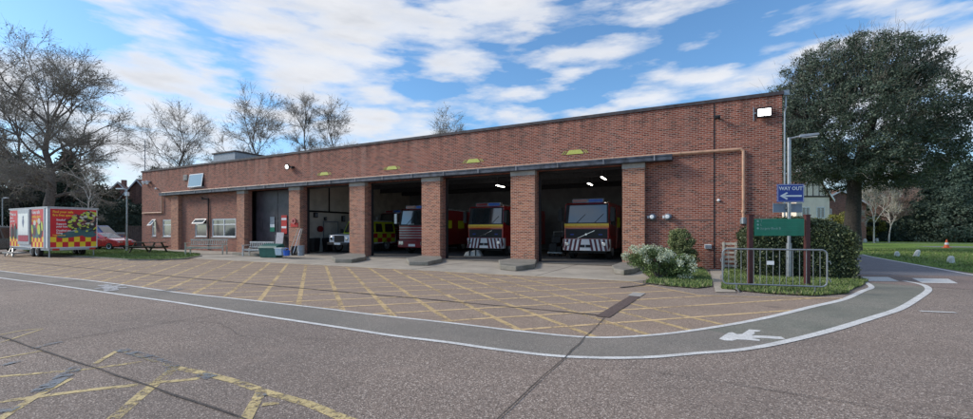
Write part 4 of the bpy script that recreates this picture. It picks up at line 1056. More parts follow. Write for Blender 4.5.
# inside the bays
def clutter():
    for x, y, l in ((-9.9, 24.4, 'lit ceiling tube in the third open bay, the long one'), (-12.0, 25.6, 'lit ceiling tube in the third open bay, the short one'), (-4.95, 24.5, 'lit ceiling tube over the engine nearest the shrub, the long one'), (-6.35, 27.2, 'lit ceiling tube over the engine nearest the shrub, the short one')):
        t = thing('ceiling_light', l, 'ceiling light', (x, y, 4.6), group='lit tubes under the bay ceiling')
        mb = MB(); mb.box(-.06, -.65, .045, .06, .65, .08); mb.tube((0, -.5, .1), (0, -.5, .72), .01, n=5); mb.tube((0, .5, .1), (0, .5, .72), .01, n=5); mb.build('housing', LEADG, t)
        mb = MB(); mb.tube((0, -.62, .01), (0, .62, .01), .02, n=8); mb.build('tube', LIT, t)
    # left wall of the first bay, x=-25.42
    xw = -25.41
    t = thing('inside_door', 'plain pale door with dark frame in the side wall of the first open bay', 'door', (xw, 23.4, .05))
    mb = MB(); mb.box(0, -.75, 0, .05, -.67, 2.3); mb.box(0, .67, 0, .05, .75, 2.3); mb.box(0, -.67, 2.22, .05, .67, 2.3); mb.build('frame', LEADG, t)
    mb = MB(); mb.box(0, -.66, .01, .03, -.01, 2.21); mb.box(0, .01, .01, .03, .66, 2.21); d = mb.build('leaf', PALEW, t); mb = MB(); mb.box(.031, -.12, 1.0, .08, -.06, 1.2); mb.build('handle', BLACK, d)
    t = thing('pipe_run', 'dark pipe run along the pale side wall of the first bay', 'pipe', (xw, 23, 0))
    mb = MB(); mb.tube((.06, -2.2, 3.05), (.06, 4, 3.05), .06, n=8); mb.tube((.06, .2, 3.05), (.06, .2, 5.2), .05, n=8); mb.build('pipe', BLACK, t); 
    for y, z, l in ((22.3, 1.75, 'red hose reel hanging on the pale side wall beside the door'), (24.9, 1.35, 'red hose reel low on the pale side wall near the off-roader')):
        t = thing('hose_reel', l, 'hose reel', (xw, y, z), group='hose reels inside the first bay')
        mb = MB(); mb.lathe((.02, 0, 0), (1, 0, 0), [(0, .22), (.03, .22), (.03, .1), (.16, .1), (.16, .22), (.18, .22)], 20); mb.build('reel', FDRED, t)
        mb = MB(); mb.lathe((.04, 0, 0), (1, 0, 0), [(0, .19), (.15, .19)], 20); mb.build('hose', BLACK, t)
    for y, z0, z1, w, l in ((21.9, 2.6, 2.95, .3, 'black speaker box high on the pale side wall'), (24.6, 2.35, 2.8, .25, 'dark control box on the pale side wall above the hose reel'), (22.8, 2.4, 2.65, .16, 'small dark switch box beside the inside door')):
        t = thing('wall_box', l, 'box', (xw, y, z0), group='boxes on the inside wall')
        mb = MB(); mb.box(0, -w/2, 0, .18, w/2, z1-z0); mb.build('case', BLACK, t, bevel=.01); mb = MB(); mb.box(.181, -w/2+.03, .05, .19, w/2-.03, z1-z0-.05); mb.build('face', LEADG, t)
    for y, l in ((21.5, 'black wheelie bin just inside the first open bay'), (22.7, 'black wheelie bin deeper inside the first open bay'), (25.3, 'black wheelie bin behind the nose of the off-roader')):
        t = thing('wheelie_bin', l, 'bin', (xw+.45, y, .05), group='black bins inside the first bay')
        mb = MB(); mb.hexa([(-.22, -.24, .06), (.22, -.24, .06), (.22, .24, .06), (-.22, .24, .06)], [(-.28, -.29, .95), (.28, -.29, .95), (.28, .29, .95), (-.28, .29, .95)]); mb.build('tub', BLACK, t, bevel=.02)
        mb = MB(); mb.hexa([(-.3, -.31, .955), (.3, -.31, .955), (.3, .31, .955), (-.3, .31, .955)], [(-.26, -.28, 1.03), (.26, -.28, 1.05), (.26, .28, 1.05), (-.26, .28, 1.03)]); mb.build('lid', BLACK, t, bevel=.01)
    # hanging kit on the back walls
    def rack(x, y, rz, l, n, mats):
        t = thing('kit_rack', l, 'kit rack', (x, y, .05), rz, 'racks of kit at the back of the bays')
        mb = MB(); mb.box(-1.2, 0, 0, -1.15, .4, 2.2); mb.box(1.15, 0, 0, 1.2, .4, 2.2)
        for z in (.1, .7, 1.3, 2.15): mb.box(-1.15, 0, z, 1.15, .4, z+.04)
        mb.build('frame', LEADG, t)
        for k in range(n):
            mb = MB(); xx = -1.05+k*2.1/n; zz = (.14, .74, 1.34)[k % 3]
            mb.hexa([(xx, .03, zz), (xx+.3, .03, zz), (xx+.3, .33, zz), (xx, .33, zz)], [(xx+.04, .06, zz+.38), (xx+.26, .06, zz+.42), (xx+.26, .3, zz+.42), (xx+.04, .3, zz+.38)]); mb.build('bag', mats[k % len(mats)], t, bevel=.04)
    rack(-8.05, 30.6, 0, 'shelf rack of dark kit bags behind the left side of the engine nearest the shrub', 8, [BLACK, FDRED, LEADG])
    rack(-14.3, 29.5, 0, 'shelf rack with yellow kit at the back of the third open bay', 7, [FYEL, BLACK, LEADG])
    t = thing('kit_trolley', 'dark loaded trolley left of the fire engine nearest the shrub', 'trolley', (-7.9, 25.2, .05))
    mb = MB(); mb.box(-.45, -.6, .2, .45, .6, .26); mb.tube((-.42, .58, .2), (-.42, .58, 1.5), .025, n=6); mb.tube((.42, .58, .2), (.42, .58, 1.5), .025, n=6); mb.tube((-.42, .58, 1.5), (.42, .58, 1.5), .025, n=6); mb.build('frame', GALV, t)
    mb = MB(); mb.box(-.38, -.5, .261, .1, .4, .8); mb.box(-.3, -.3, .805, .3, .3, 1.2); mb.box(.12, -.5, .261, .4, .3, .62); mb.build('crates', [BLACK], t, bevel=.03)
    for s in (-.35, .35):
        for q in (-.5, .5):
            mb = MB(); mb.lathe((s-.03, q, .1), (1, 0, 0), [(0, .1), (.06, .1)], 12); mb.build('caster', RUBBER, t)
    t = thing('folded_stretcher', 'pale folded salvage kit lying on the floor of the third open bay', 'salvage kit', (-13.1+.6, 22.6, .05), R(20))
    mb = MB(); mb.hexa([(-.5, -.3, 0), (.6, -.35, 0), (.7, .3, 0), (-.4, .35, 0)], [(-.4, -.2, .26), (.35, -.25, .42), (.45, .2, .38), (-.3, .25, .3)]); mb.build('bundle', PALEW, t, bevel=.06)
    mb = MB(); mb.box(-.15, -.32, .05, -.08, .3, .37); mb.box(.22, -.34, .05, .29, .3, .41); mb.build('strap', BLACK, t)
    for k, (x, z) in enumerate(((-15.35, 2.2), (-14.75, 2.25), (-14.2, 2.2))):
        t = thing('hivis_jacket', 'yellow banded fire jacket hanging at the back of the third open bay', 'jacket', (x, 28.9, z), group='fire jackets on pegs')
        mb = MB(); mb.prism([(-.28, 0, -.7), (.28, 0, -.7), (.24, 0, .1), (.1, 0, .2), (-.1, 0, .2), (-.24, 0, .1)], (0, .16, 0)); mb.prism([(-.28, .02, -.55), (-.42, .02, -.5), (-.34, .02, .05), (-.24, .02, .1)], (0, .12, 0)); mb.prism([(.28, .02, -.55), (.42, .02, -.5), (.34, .02, .05), (.24, .02, .1)][::-1], (0, .12, 0)); mb.build('cloth', BLACK, t, bevel=.03)
        mb = MB(); mb.box(-.29, -.012, -.15, .29, -.003, .0); mb.box(-.29, -.012, -.55, .29, -.003, -.42); mb.build('bands', FYEL, t)
    t = thing('notice_board', 'pale notice board with sheets on the back wall of the third open bay', 'notice board', (-14.6, 33.28, 3.3)); mb = MB(); mb.box(-1.3, -.04, -.35, 1.3, 0, .35); mb.build('board', LEADG, t); mb = MB()
    for k in range(5): mb.box(-1.15+k*.48, -.05, -.2+.05*(k % 2), -.8+k*.48, -.041, .25)
    mb.build('sheets', SIGNW, t)
clutter()

# ------------------------------------------------------------------ signs, barrier, posts
def signpost():
    a = Vector((*G(750, 287), 0)); b = Vector((*G(807, 287), 0)); d = (b-a); L = d.length; rz = math.atan2(d.y, d.x); m = (a+b)/2
    t = thing('direction_sign', 'green direction board on two maroon posts behind the barrier', 'sign', (m.x, m.y, .02), rz)
    for s in (-1, 1):
        mb = MB(); mb.box(s*L/2-.065, -.05, 0, s*L/2+.065, .05, 2.02); mb.box(s*L/2-.08, -.065, 2.021, s*L/2+.08, .065, 2.05); mb.build('post', POSTR, t, bevel=.008)
    mb = MB(); mb.box(-L/2+.1, -.035, 1.44, L/2-.1, -.005, 1.93); p = mb.build('panel', SIGNG, t, bevel=.006)
    SG = plain('faded_letter', (.30, .46, .40), .6, var=.1); F = plain('faded_bar', (.06, .27, .21), .6)
    mb = MB()
    for z in (1.86, 1.76, 1.655):
        mb.lathe((-L/2+.2, -.036, z), (0, -1, 0), [(0, .028), (.004, .028)], 12)
    mb.build('arrow_dots', SG, p)
    text('T', .09, SG, p, (-L/2+.27, -.038, 1.83), S0, name='row_lettering'); text('L', .09, SG, p, (-L/2+.27, -.038, 1.73), S0, name='row_lettering'); text('Surgery Block B', .09, SG, p, (-L/2+.27, -.038, 1.625), S0, name='row_lettering')
    mb = MB()
    for z in (1.815, 1.71, 1.60): mb.box(-L/2+.27, -.037, z-.004, L/2-.25, -.0355, z)
    mb.build('ruled_line', F, p)
signpost()
x, y = 2.62, 17.0
t = thing('street_lamp', 'grey lamp post carrying the blue way out sign beside the station corner', 'lamp post', (x, y, 0), R(-2))
mb = MB(); mb.tube((0, 0, 0), (0, 0, 1.2), .085, n=12); mb.tube((0, 0, 1.2), (0, 0, 4.7), .055, n=12); mb.build('pole', GALV, t)
mb = MB(); mb.tube((0, 0, 4.66), (.35, -.05, 4.72), .03, n=8); mb.build('arm', GALV, t)
mb = MB(); mb.hexa([(.25, -.14, 4.66), (.8, -.12, 4.70), (.8, .06, 4.70), (.25, .08, 4.66)], [(.28, -.1, 4.76), (.78, -.08, 4.77), (.78, .02, 4.77), (.28, .04, 4.76)]); lh = mb.build('lamp_head', GALV, t, bevel=.02)
mb = MB(); mb.box(.34, -.1, 4.645, .74, .03, 4.659); mb.build('lens', SIGNW, lh)
rzs = R(24)
t = thing('way_out_sign', 'blue WAY OUT sign with a white arrow pointing left', 'sign', (x, y, 2.55), rzs)
mb = MB(); mb.box(-.44, -.10, 0, .42, -.08, .60); p = mb.build('panel', SIGNB, t, bevel=.006); mb = MB(); mb.box(-.1, -.08, .1, .1, -.056, .14); mb.box(-.1, -.08, .45, .1, -.056, .49); mb.build('bracket', GALV, t)
mb = MB()
for q in ((-.42, .02, .40, .03), (-.42, .57, .40, .58), (-.42, .03, -.41, .57), (.39, .03, .40, .57)): mb.box(q[0], -.102, q[1], q[2], -.1005, q[3])
mb.build('border', SIGNW, p)
text('WAY OUT', .165, SIGNW, p, (-.01, -.103, .40), S0, name='lettering', align='CENTER', bold=.004, sx=.95)
mb = MB(); mb.box(-.22, -.105, .18, .34, -.1005, .235); mb.prism([(-.36, -.1005, .207), (-.14, -.1005, .33), (-.10, -.1005, .30), (-.24, -.1005, .207), (-.10, -.1005, .115), (-.14, -.1005, .085)], (0, -.006, 0)); mb.build('arrow', SIGNW, p)
t = thing('blank_sign', 'plain grey rear board below the blue way out sign', 'sign', (x, y, 2.22), rzs+R(5))
mb = MB(); mb.box(-.50, .06, 0, -.06, .08, .30); mb.box(.06, .06, 0, .50, .08, .30); mb.box(-.06, .058, .0, .06, .078, .30); mb.build('panel', SIGNGR, t, bevel=.005); mb = MB(); mb.box(-.1, .0, .12, .1, .058, .16); mb.build('bracket', GALV, t)

a = Vector((*G(722.5, 290.5), 0)); b = Vector((*G(827, 294.5), 0)); d = b-a; L = d.length; m = (a+b)/2
t = thing('crowd_barrier', 'galvanised crowd control barrier standing on the grass verge', 'barrier', (m.x, m.y, .02), math.atan2(d.y, d.x))
h = L/2; r = .12; top = 1.1; bot = .17
pts = []
for cx, cz, a0 in ((h-r, top-r, 0), (-h+r, top-r, 90), (-h+r, bot+r, 180), (h-r, bot+r, 270)):
    for k in range(5): t_ = R(a0+k*22.5); pts.append((cx+r*math.cos(t_), 0, cz+r*math.sin(t_)))
pts.append(pts[0])
mb = MB(); mb.path(pts, .021, 8); mb.build('frame', GALV, t)
mb = MB()
for k in range(1, 16): mb.tube((-h+2*h*k/16, 0, bot), (-h+2*h*k/16, 0, top), .008, n=6)
mb.build('bars', GALV, t)
mb = MB(); mb.box(-.14, -.016, .70, .02, -.01, .80); mb.build('name_plate', SIGNW, t)
for s in (-.72, .78):
    mb = MB(); mb.tube((s*h, 0, bot), (s*h, 0, .03), .018, n=6); mb.tube((s*h, -.3, .0), (s*h, 0, .05), .018, n=6); mb.tube((s*h, .3, .0), (s*h, 0, .05), .018, n=6); mb.build('foot', GALV, t)
for z in (.35, .8):
    mb = MB(); mb.path([(h, 0, z), (h+.06, 0, z+.02), (h+.08, 0, z-.06)], .010, 6); mb.build('hook', GALV, t)
    mb = MB(); mb.path([(-h, 0, z-.05), (-h-.045, 0, z-.03), (-h-.045, 0, z+.03), (-h, 0, z+.05)], .010, 6); mb.build('hook', GALV, t)

t = thing('slatted_panel', 'weathered slatted timber panel leaning low against the brick wall', 'timber panel', (1.48, 19.85, .03))
mb = MB()
for k in range(6): mb.box(-.69, -.03, .1+k*.18, .69, -.01, .19+k*.18)
mb.build('slats', WOODG, t)
for s in (-.64, -.2, .25, .64):
    mb = MB(); mb.box(s-.04, -.05, 0, s+.04, -.031, 1.12); mb.build('upright', WOODG, t)

def lamppost(px, z, top, label, side, reach=.8):
    x, y = at(px, z); H = hgt(top, z)
    t = thing('street_lamp', label, 'lamp post', (x, y, 0), R(27))
    mb = MB(); mb.tube((0, 0, 0), (0, 0, 1.1), .09, n=10); mb.tube((0, 0, 1.1), (0, 0, H), .05, n=10); mb.build('pole', GALV, t)
    mb = MB(); mb.tube((0, 0, H-.06), (side*.3, 0, H), .03, n=8); mb.build('arm', GALV, t)
    mb = MB(); mb.box(side*.2, -.12, H-.04, side*reach, .12, H+.06); mb.build('lamp_head', MWHITE, t, bevel=.03)
    if side < 0:
        mb = MB(); mb.box(-.1, -.12, H-.55, .12, .1, H-.25); mb.build('sensor_box', MWHITE, t, bevel=.02)
lamppost(127, 33, 189, 'grey lamp post between the red hatchback and the picnic table', -1)
lamppost(2.5, 46, 198, 'grey lamp post above the dark van at the left edge', 1, .6)

# painted stones and cone on the lawn
def stone(px, py, w, h, label, tilt=0, seed=0, lf=0):
    rs = random.Random(seed); x, y = G(px, py)
    mb = MB(); n = 8; rings = []
    for j, (zz, q) in enumerate(((0, .5), (.35, .52), (.8, .42), (1, .22))):
        rings.append([mb.pt(((math.cos(2*math.pi*i/n)*q*w*rs.uniform(.85, 1.1))+tilt*zz*h, math.sin(2*math.pi*i/n)*q*w*.7, zz*h)) for i in range(n)])
    for a, b in zip(rings, rings[1:]):
        for i in range(n): mb.f.append([a[i], a[(i+1) % n], b[(i+1) % n], b[i]]); mb.mi.append(0)
    mb.f.append(rings[-1]); mb.mi.append(0)
    o = mb.build('marker_stone', STONEW, loc=(x, y, 0)); tag(o, label, 'stone', 'white painted marker stones on the lawn')
for q in ((897,256.2,.32,.36,'short white stone nearest the side road bend'), (916,256.5,.36,.5,'taller leaning white stone on the lawn', .25), (951,263,.36,.42,'white stone on the lawn nearest the right edge of the photo'),
          (900,241.6,.5,.7,'far white stone in front of the birches, right beside the pale path'), (918.6,241.6,.5,.7,'far white stone at the foot of the dark hedge'), (877,241.6,.5,.6,'far white stone left of the birch trunks'), (865,242.2,.5,.6,'farthest left white stone just beyond the clipped hedge')):
    stone(q[0], q[1], q[2]*.85, q[3]*.85, q[4], tilt=q[5] if len(q) > 5 else 0, seed=int(q[0]))
x, y = G(946.7, 248)
t = thing('traffic_cone', 'orange traffic cone beside the far road on the right', 'cone', (x, y, 0)); t.scale = (.8, .8, .85); mb = MB(); mb.lathe((0, 0, .05), (0, 0, 1), [(0, .25), (.9, .05)], 16); mb.build('body', CONEO, t); mb = MB(); mb.box(-.34, -.34, 0, .34, .34, .05); mb.build('base', CONEO, t); mb = MB(); mb.lathe((0, 0, .38), (0, 0, 1), [(0, .19), (.22, .14)], 16); mb.build('sleeve', SIGNW, t)

# ------------------------------------------------------------------ vegetation
def leafy(name, mat, C, size, rs, parent=None, flat=0):
    V, F = leaf_arrays(C, size, rs, flat); return npmesh(name, V, F, mat, parent=parent)
def clumps(rs, centers, rad, n):
    C = centers[rs.randint(0, len(centers), n)]; o = rs.normal(size=(n, 3)); o /= np.linalg.norm(o, axis=1)[:, None]
    return C+o*(rs.uniform(.2, 1, n)**.6)[:, None]*rad*np.array([1, 1, .75])
def skeleton(seed, H, levels=6, trunk=.22, up=.25, kids=(2, 4), spread=42, r0=.35, ratio=.74, side=1.0, seglen=3, wob=.12):
    rs = random.Random(seed); segs = []; tips = []
    def grow(p, d, L, r, lv):
        n = seglen
        pts = [p]
        for k in range(n):
            wb = wob*(.25 if lv == 0 else 1); d = (d+Vector((rs.gauss(0, wb), rs.gauss(0, wb), rs.gauss(0, wb)+up*.12))).normalized()
            q = p+d*L/n; ra = r*(1-.32*k/n); rb = r*(1-.32*(k+1)/n)
            segs.append((lv, *p, *q, ra, rb)); p = q; pts.append((p, d, rb))
            if lv > 0 and lv < levels and k < n-1 and rs.random() < .75*side:
                ax = d.orthogonal(); ax.rotate(Matrix.Rotation(rs.uniform(0, 6.28), 3, d)); nd = d.copy(); nd.rotate(Matrix.Rotation(R(rs.uniform(30, 60)), 3, ax))
                grow(p, nd, L*ratio*rs.uniform(.6, .9), rb*.5, lv+1)
        if lv >= levels: tips.append(tuple(p)); return
        m = rs.randint(*kids); a0 = rs.uniform(0, 6.28)
        for j in range(m):
            ax = d.orthogonal(); ax.rotate(Matrix.Rotation(a0+6.283*j/m+rs.uniform(-.4, .4), 3, d))
            nd = d.copy(); nd.rotate(Matrix.Rotation(R(rs.uniform(spread*.35, spread)), 3, ax)); nd = (nd+Vector((0, 0, up))).normalized()
            grow(p, nd, L*ratio*rs.uniform(.75, 1.15), r*.68*rs.uniform(.75, 1), lv+1)
    grow(Vector((0, 0, 0)), Vector((0, 0, 1)), 10*trunk*4, r0, 0)
    return np.array(segs), np.array(tips)
def leader_tree(seed, H, Rad, r0, first=.3, nb=15, levels=5, fork=.62, droop=0., kids=(2, 3), side=.8, ratio=.66):
    """straight tapering trunk to about fork*H, limbs rising from it into a domed crown"""
    rs = random.Random(seed); segs = []; tips = []
    n = 9; top = H*fork; P = [Vector((rs.gauss(0, .012)*H*i/n, rs.gauss(0, .012)*H*i/n, top*i/n)) for i in range(n+1)]
    rad = lambda h: r0*(1-.72*h)
    for i in range(n): segs.append((0, *P[i], *P[i+1], rad(i/n)*(1.25 if i == 0 else 1), rad((i+1)/n)))
    def grow(p, d, L, r, lv):
        for k in range(4):
            d = (d+Vector((rs.gauss(0, .13), rs.gauss(0, .13), rs.gauss(.03-droop, .10)))).normalized(); q = p+d*L/4
            segs.append((lv, *p, *q, r*(1-.13*k), r*(1-.13*(k+1)))); p = q
            if lv < levels and k in (1, 2) and rs.random() < side:
                ax = d.orthogonal(); ax.rotate(Matrix.Rotation(rs.uniform(0, 6.28), 3, d)); nd = d.copy(); nd.rotate(Matrix.Rotation(R(rs.uniform(28, 60)), 3, ax))
                grow(p, nd, L*ratio*rs.uniform(.6, 1), r*.5, lv+1)
        if lv >= levels: tips.append(tuple(p)); return
        m = rs.randint(*kids); a0 = rs.uniform(0, 6.28)
        for j in range(m):
            ax = d.orthogonal(); ax.rotate(Matrix.Rotation(a0+6.283*j/m+rs.uniform(-.4, .4), 3, d)); nd = d.copy(); nd.rotate(Matrix.Rotation(R(rs.uniform(12, 38)), 3, ax))
            grow(p, nd, L*ratio*rs.uniform(.8, 1.15), r*.6, lv+1)
    a = rs.uniform(0, 6.28)
    for j in range(nb):
        h = first+(1-first)*(j+.5)/nb; f = h*n; i = min(n-1, int(f)); p = P[i].lerp(P[i+1], f-i)
        a += 2.4+rs.uniform(-.4, .4); el = R(18+58*((h-first)/(1-first))**1.2+rs.uniform(-8, 8))
        zc = (p.z/H-.62)/.42; reach = Rad*max(.45, math.sqrt(max(0, 1-zc*zc)))*rs.uniform(.8, 1.1)
        L = reach*.46*(1+.3*math.sin(el))
        grow(p, Vector((math.cos(a)*math.cos(el), math.sin(a)*math.cos(el), math.sin(el))), L, max(.03, rad(h)*.5), 1)
    for j in range(3): 
        b = 2.1*j; grow(P[-1], Vector((math.cos(b)*.45, math.sin(b)*.45, 1)).normalized(), (H-top)*.40, rad(1)*.8, 1)
    return np.array(segs), np.array(tips)
def bare_tree(name, label, cat, px, z, H, Rad, seed, levels=5, trunk=.22, r0=.35, bark=BARK, twig=TWIG, bud=L_BUD, nbud=6000, budsize=.16, tw=.011, group=None, base=0, tl=.035, kt=1, side=.45, leader=False, **kw):
    x, y = at(px, z) if not isinstance(px, tuple) else px
    t = thing(name, label, cat, (x, y, base), group=group)
    S, T = leader_tree(seed, H, Rad, r0, levels=levels, side=side, **kw) if leader else skeleton(seed, H, levels, trunk, r0=r0, side=side, **kw)
    print(name, len(S)); zmax = np.percentile(S[:, 6], 99.8 if leader else 100); rr = np.percentile(np.hypot(S[:, 4], S[:, 5]), 98.5)
    for i in (1, 4): S[:, i] *= Rad/rr
    for i in (2, 5): S[:, i] *= Rad/rr
    for i in (3, 6): S[:, i] *= H/zmax
    T = T*np.array([Rad/rr, Rad/rr, H/zmax])
    big = S[S[:, 0] <= 2]; sm = S[S[:, 0] > 2]
    V, F = seg_arrays(big[:, 1:], 8); npmesh('trunk', V, F, bark, parent=t)
    rs = np.random.RandomState(seed)
    # fine twigs at the tips and along the small branches
    src = sm[sm[:, 0] >= levels-1]; k = kt
    P = np.repeat(src[:, 4:7], k, 0); D = np.repeat(src[:, 4:7]-src[:, 1:4], k, 0); D /= np.linalg.norm(D, axis=1)[:, None]+1e-9
    D = D+rs.normal(0, .55, D.shape); D /= np.linalg.norm(D, axis=1)[:, None]
    ln = H*tl*rs.uniform(.5, 1.4, len(P))[:, None]
    tws = np.c_[P, P+D*ln, np.full(len(P), tw), np.full(len(P), tw*.5)]
    sm[:, 7:] = np.maximum(sm[:, 7:], tw)
    V1, F1 = seg_arrays(np.concatenate([sm[:, 1:], tws]), 3)
    if nbud:
        E_ = tws[rs.randint(0, len(tws), nbud)]; u = rs.uniform(.2, 1, nbud)[:, None]; C = E_[:, :3]*(1-u)+E_[:, 3:6]*u+rs.normal(0, .06, (nbud, 3))
        V2, F2 = leaf_arrays(C, budsize, rs, 0, .7); 
        V = np.concatenate([V1, V2]); F = np.concatenate([F1, F2+len(V1)]); mi = np.r_[np.zeros(len(F1)), np.ones(len(F2))]
        npmesh('crown', V, F, [twig, bud], mi, parent=t)
    else: npmesh('crown', V1, F1, twig, parent=t)
    return t
bare_tree('oak_tree', 'tallest bare spreading tree, standing behind the exhibition trailer', 'tree', 49, 46, hgt(38, 46), 7.8, 23, leader=True, r0=.62, first=.38, nb=15, fork=.62, kids=(2, 3), side=.6, nbud=7000, budsize=.15, tw=.010, tl=.034)
bare_tree('bare_tree', 'thin bare tree left of the tallest one above the trailer', 'tree', 16, 54, hgt(78, 54), 4.4, 12, leader=True, levels=4, r0=.28, nb=14, nbud=3000, tw=.010, tl=.04)
G_ = 'bare trees showing above the station roof'
bare_tree('bare_tree', 'small rounded bare tree above the left end of the station roof', 'tree', 179, 62, hgt(105, 62), 5.2, 13, leader=True, levels=4, r0=.3, nb=16, first=.4, nbud=2200, budsize=.14, side=.6, tw=.011, group=G_, tl=.045)
bare_tree('bare_tree', 'bare tree with dense lower twigs behind the grey roof box', 'tree', 254, 60, hgt(90, 60), 5.4, 14, leader=True, levels=4, r0=.34, nb=17, first=.4, nbud=3200, budsize=.15, side=.65, tw=.011, group=G_, tl=.045)
bare_tree('bare_tree', 'slim upright bare tree of a close pair, the one nearer the roof box', 'tree', 305, 58, hgt(99, 58), 2.7, 15, leader=True, levels=4, r0=.22, nb=13, first=.35, fork=.75, side=.6, nbud=700, tw=.010, group=G_, tl=.04)
bare_tree('bare_tree', 'bare tree of the close pair behind the roof, the wider one', 'tree', 332, 58, hgt(101, 58), 3.4, 16, leader=True, levels=4, r0=.25, nb=14, first=.35, fork=.72, side=.6, nbud=900, tw=.010, group=G_, tl=.04)
bare_tree('bare_tree', 'small bare treetop alone above the middle of the roof', 'tree', 443, 62, hgt(110, 62), 3.8, 17, leader=True, levels=4, r0=.25, nb=15, first=.4, nbud=3500, tw=.011, group=G_, tl=.045)
bare_tree('bare_tree', 'thin pale bare tree between the trailer and the lamp post', 'tree', 90, 40, hgt(158, 40), 1.9, 18, leader=True, levels=3, r0=.12, nb=12, nbud=300, tw=.012, bark=BARKP)
bare_tree('silver_birch', 'pale multi-branched birch on the far lawn, the left of two', 'tree', 874, 56, hgt(178, 56), 2.6, 19, levels=5, trunk=.12, side=.7, r0=.10, bark=BARKP, twig=BARKP, nbud=1200, tw=.011, group='pale birches on the far lawn', up=.35, spread=36)
bare_tree('silver_birch', 'pale birch with reddish twigs against the dark hedge, the right of two', 'tree', 889, 58, hgt(184, 58), 3.2, 24, levels=5, trunk=.10, side=.7, r0=.10, bark=BARKP, twig=TWIGR, bud=TWIGR, nbud=500, tw=.011, group='pale birches on the far lawn', up=.3, spread=40)

def evergreen(name, label, cat, px, z, H, Rad, seed, leaf, n, size, low=.12, nclump=260, crad=.1, trunk_r=.4, trunk_top=.5, shape='dome', group=None, limbs=14, inner=.35):
    x, y = at(px, z) if not isinstance(px, tuple) else px
    t = thing(name, label, cat, (x, y, 0), group=group)
    rs = np.random.RandomState(seed); pr = random.Random(seed)
    C = []
    while len(C) < nclump:
        u = rs.normal(size=3); u /= np.linalg.norm(u); q = rs.uniform(inner, 1)**.6
        if shape == 'dome': p = np.array([u[0]*Rad*q, u[1]*Rad*q, H*(low+(1-low)*(.5+.5*u[2]*q))])
        elif shape == 'cone':
            h = rs.uniform(0, 1)**1.1; a = rs.uniform(0, 6.28); rr = Rad*(1-h)**.8*rs.uniform(.3, 1); p = np.array([math.cos(a)*rr, math.sin(a)*rr, H*(low+(1-low)*h)])
        else:
            h = rs.uniform(0, 1); a = rs.uniform(0, 6.28); rr = Rad*min(1, 1.25*(1-h)**.45)*rs.uniform(.4, 1); p = np.array([math.cos(a)*rr, math.sin(a)*rr, H*(low+(1-low)*h)])
        C.append(p)
    C = np.array(C)
    # limbs from the trunk to some clumps
    segs = []
    top = H*trunk_top; k = 6; pts = [Vector((pr.gauss(0, .12)*i, pr.gauss(0, .12)*i, top*i/k)) for i in range(k+1)]
    for i in range(k): segs.append((*pts[i], *pts[i+1], trunk_r*(1.15-.5*i/k), trunk_r*(1.15-.5*(i+1)/k)))
    for j in range(limbs):
        tgt = Vector(C[rs.randint(len(C))]); a = pts[pr.randint(2, k)]; mid = a.lerp(tgt, .5)+Vector((0, 0, H*.04))
        segs.append((*a, *mid, trunk_r*.35, trunk_r*.2)); segs.append((*mid, *tgt, trunk_r*.2, .03))
        for _ in range(3):
            tg2 = Vector(C[rs.randint(len(C))])
            if (tg2-tgt).length < Rad*.8: segs.append((*mid, *tg2, trunk_r*.12, .02))
    V, F = seg_arrays(segs, 8); npmesh('trunk', V, F, BARKD, parent=t)
    leafy('crown', leaf, clumps(rs, C, Rad*crad*1.0+.2, n), size, rs, t)
    return t
# the big dark tree on the right: trunk, twiggy skeleton and dense small leaves
z = 34; H = hgt(32, z)
x, y = at(853, z)
t = thing('holm_oak', 'huge dark domed evergreen tree behind the clipped hedge', 'tree', (x, y, 0))
S, T = skeleton(41, H, 6, .14, up=.2, spread=56, r0=.62, side=.9, kids=(2, 4))
rr = np.percentile(np.hypot(S[:, 4], S[:, 5]), 97); zm = S[:, 6].max(); Rd = 7.3
for i in (1, 2, 4, 5): S[:, i] *= Rd/rr
for i in (3, 6): S[:, i] *= H/zm
big = S[S[:, 0] <= 3]; V, F = seg_arrays(big[:, 1:], 8); npmesh('trunk', V, F, BARKD, parent=t)
rs = np.random.RandomState(41)
cl = []
while len(cl) < 2600:
    u = rs.normal(size=3); u /= np.linalg.norm(u); q = rs.uniform(.2, 1)**.45
    p = np.array([u[0]*q*6.9, u[1]*q*6.8, H*.56+u[2]*q*H*.42*(1 if u[2] > 0 else .82)])
    bumpy = .96+.09*math.sin(u[0]*7+1)*math.sin(u[1]*6)+.05*math.sin(u[2]*11)
    p[:2] *= bumpy*(1.06 if u[2] < .3 else 1); (p[2] > (5.7 if p[0]+p[1]*.5 < 1 else 5.0)) and cl.append(p)
cl = np.array(cl)
C1 = clumps(rs, cl, .5, 190000)
V1, F1 = leaf_arrays(C1, .15, rs)
twb = cl[rs.randint(0, len(cl), 9000)]+rs.normal(0, .35, (9000, 3)); ctr = np.array([0, 0, H*.38]); D = twb-ctr; D /= np.linalg.norm(D, axis=1)[:, None]; D = D+rs.normal(0, .35, D.shape)
tws = np.c_[twb, twb+D*rs.uniform(.3, .75, 9000)[:, None], np.full(9000, .010), np.full(9000, .005)]
V2, F2 = seg_arrays(tws, 3)
npmesh('crown', np.concatenate([V1, V2]), np.concatenate([F1, F2+len(V1)]), [L_OAK, TWIG], np.r_[np.zeros(len(F1)), np.ones(len(F2))], parent=t)

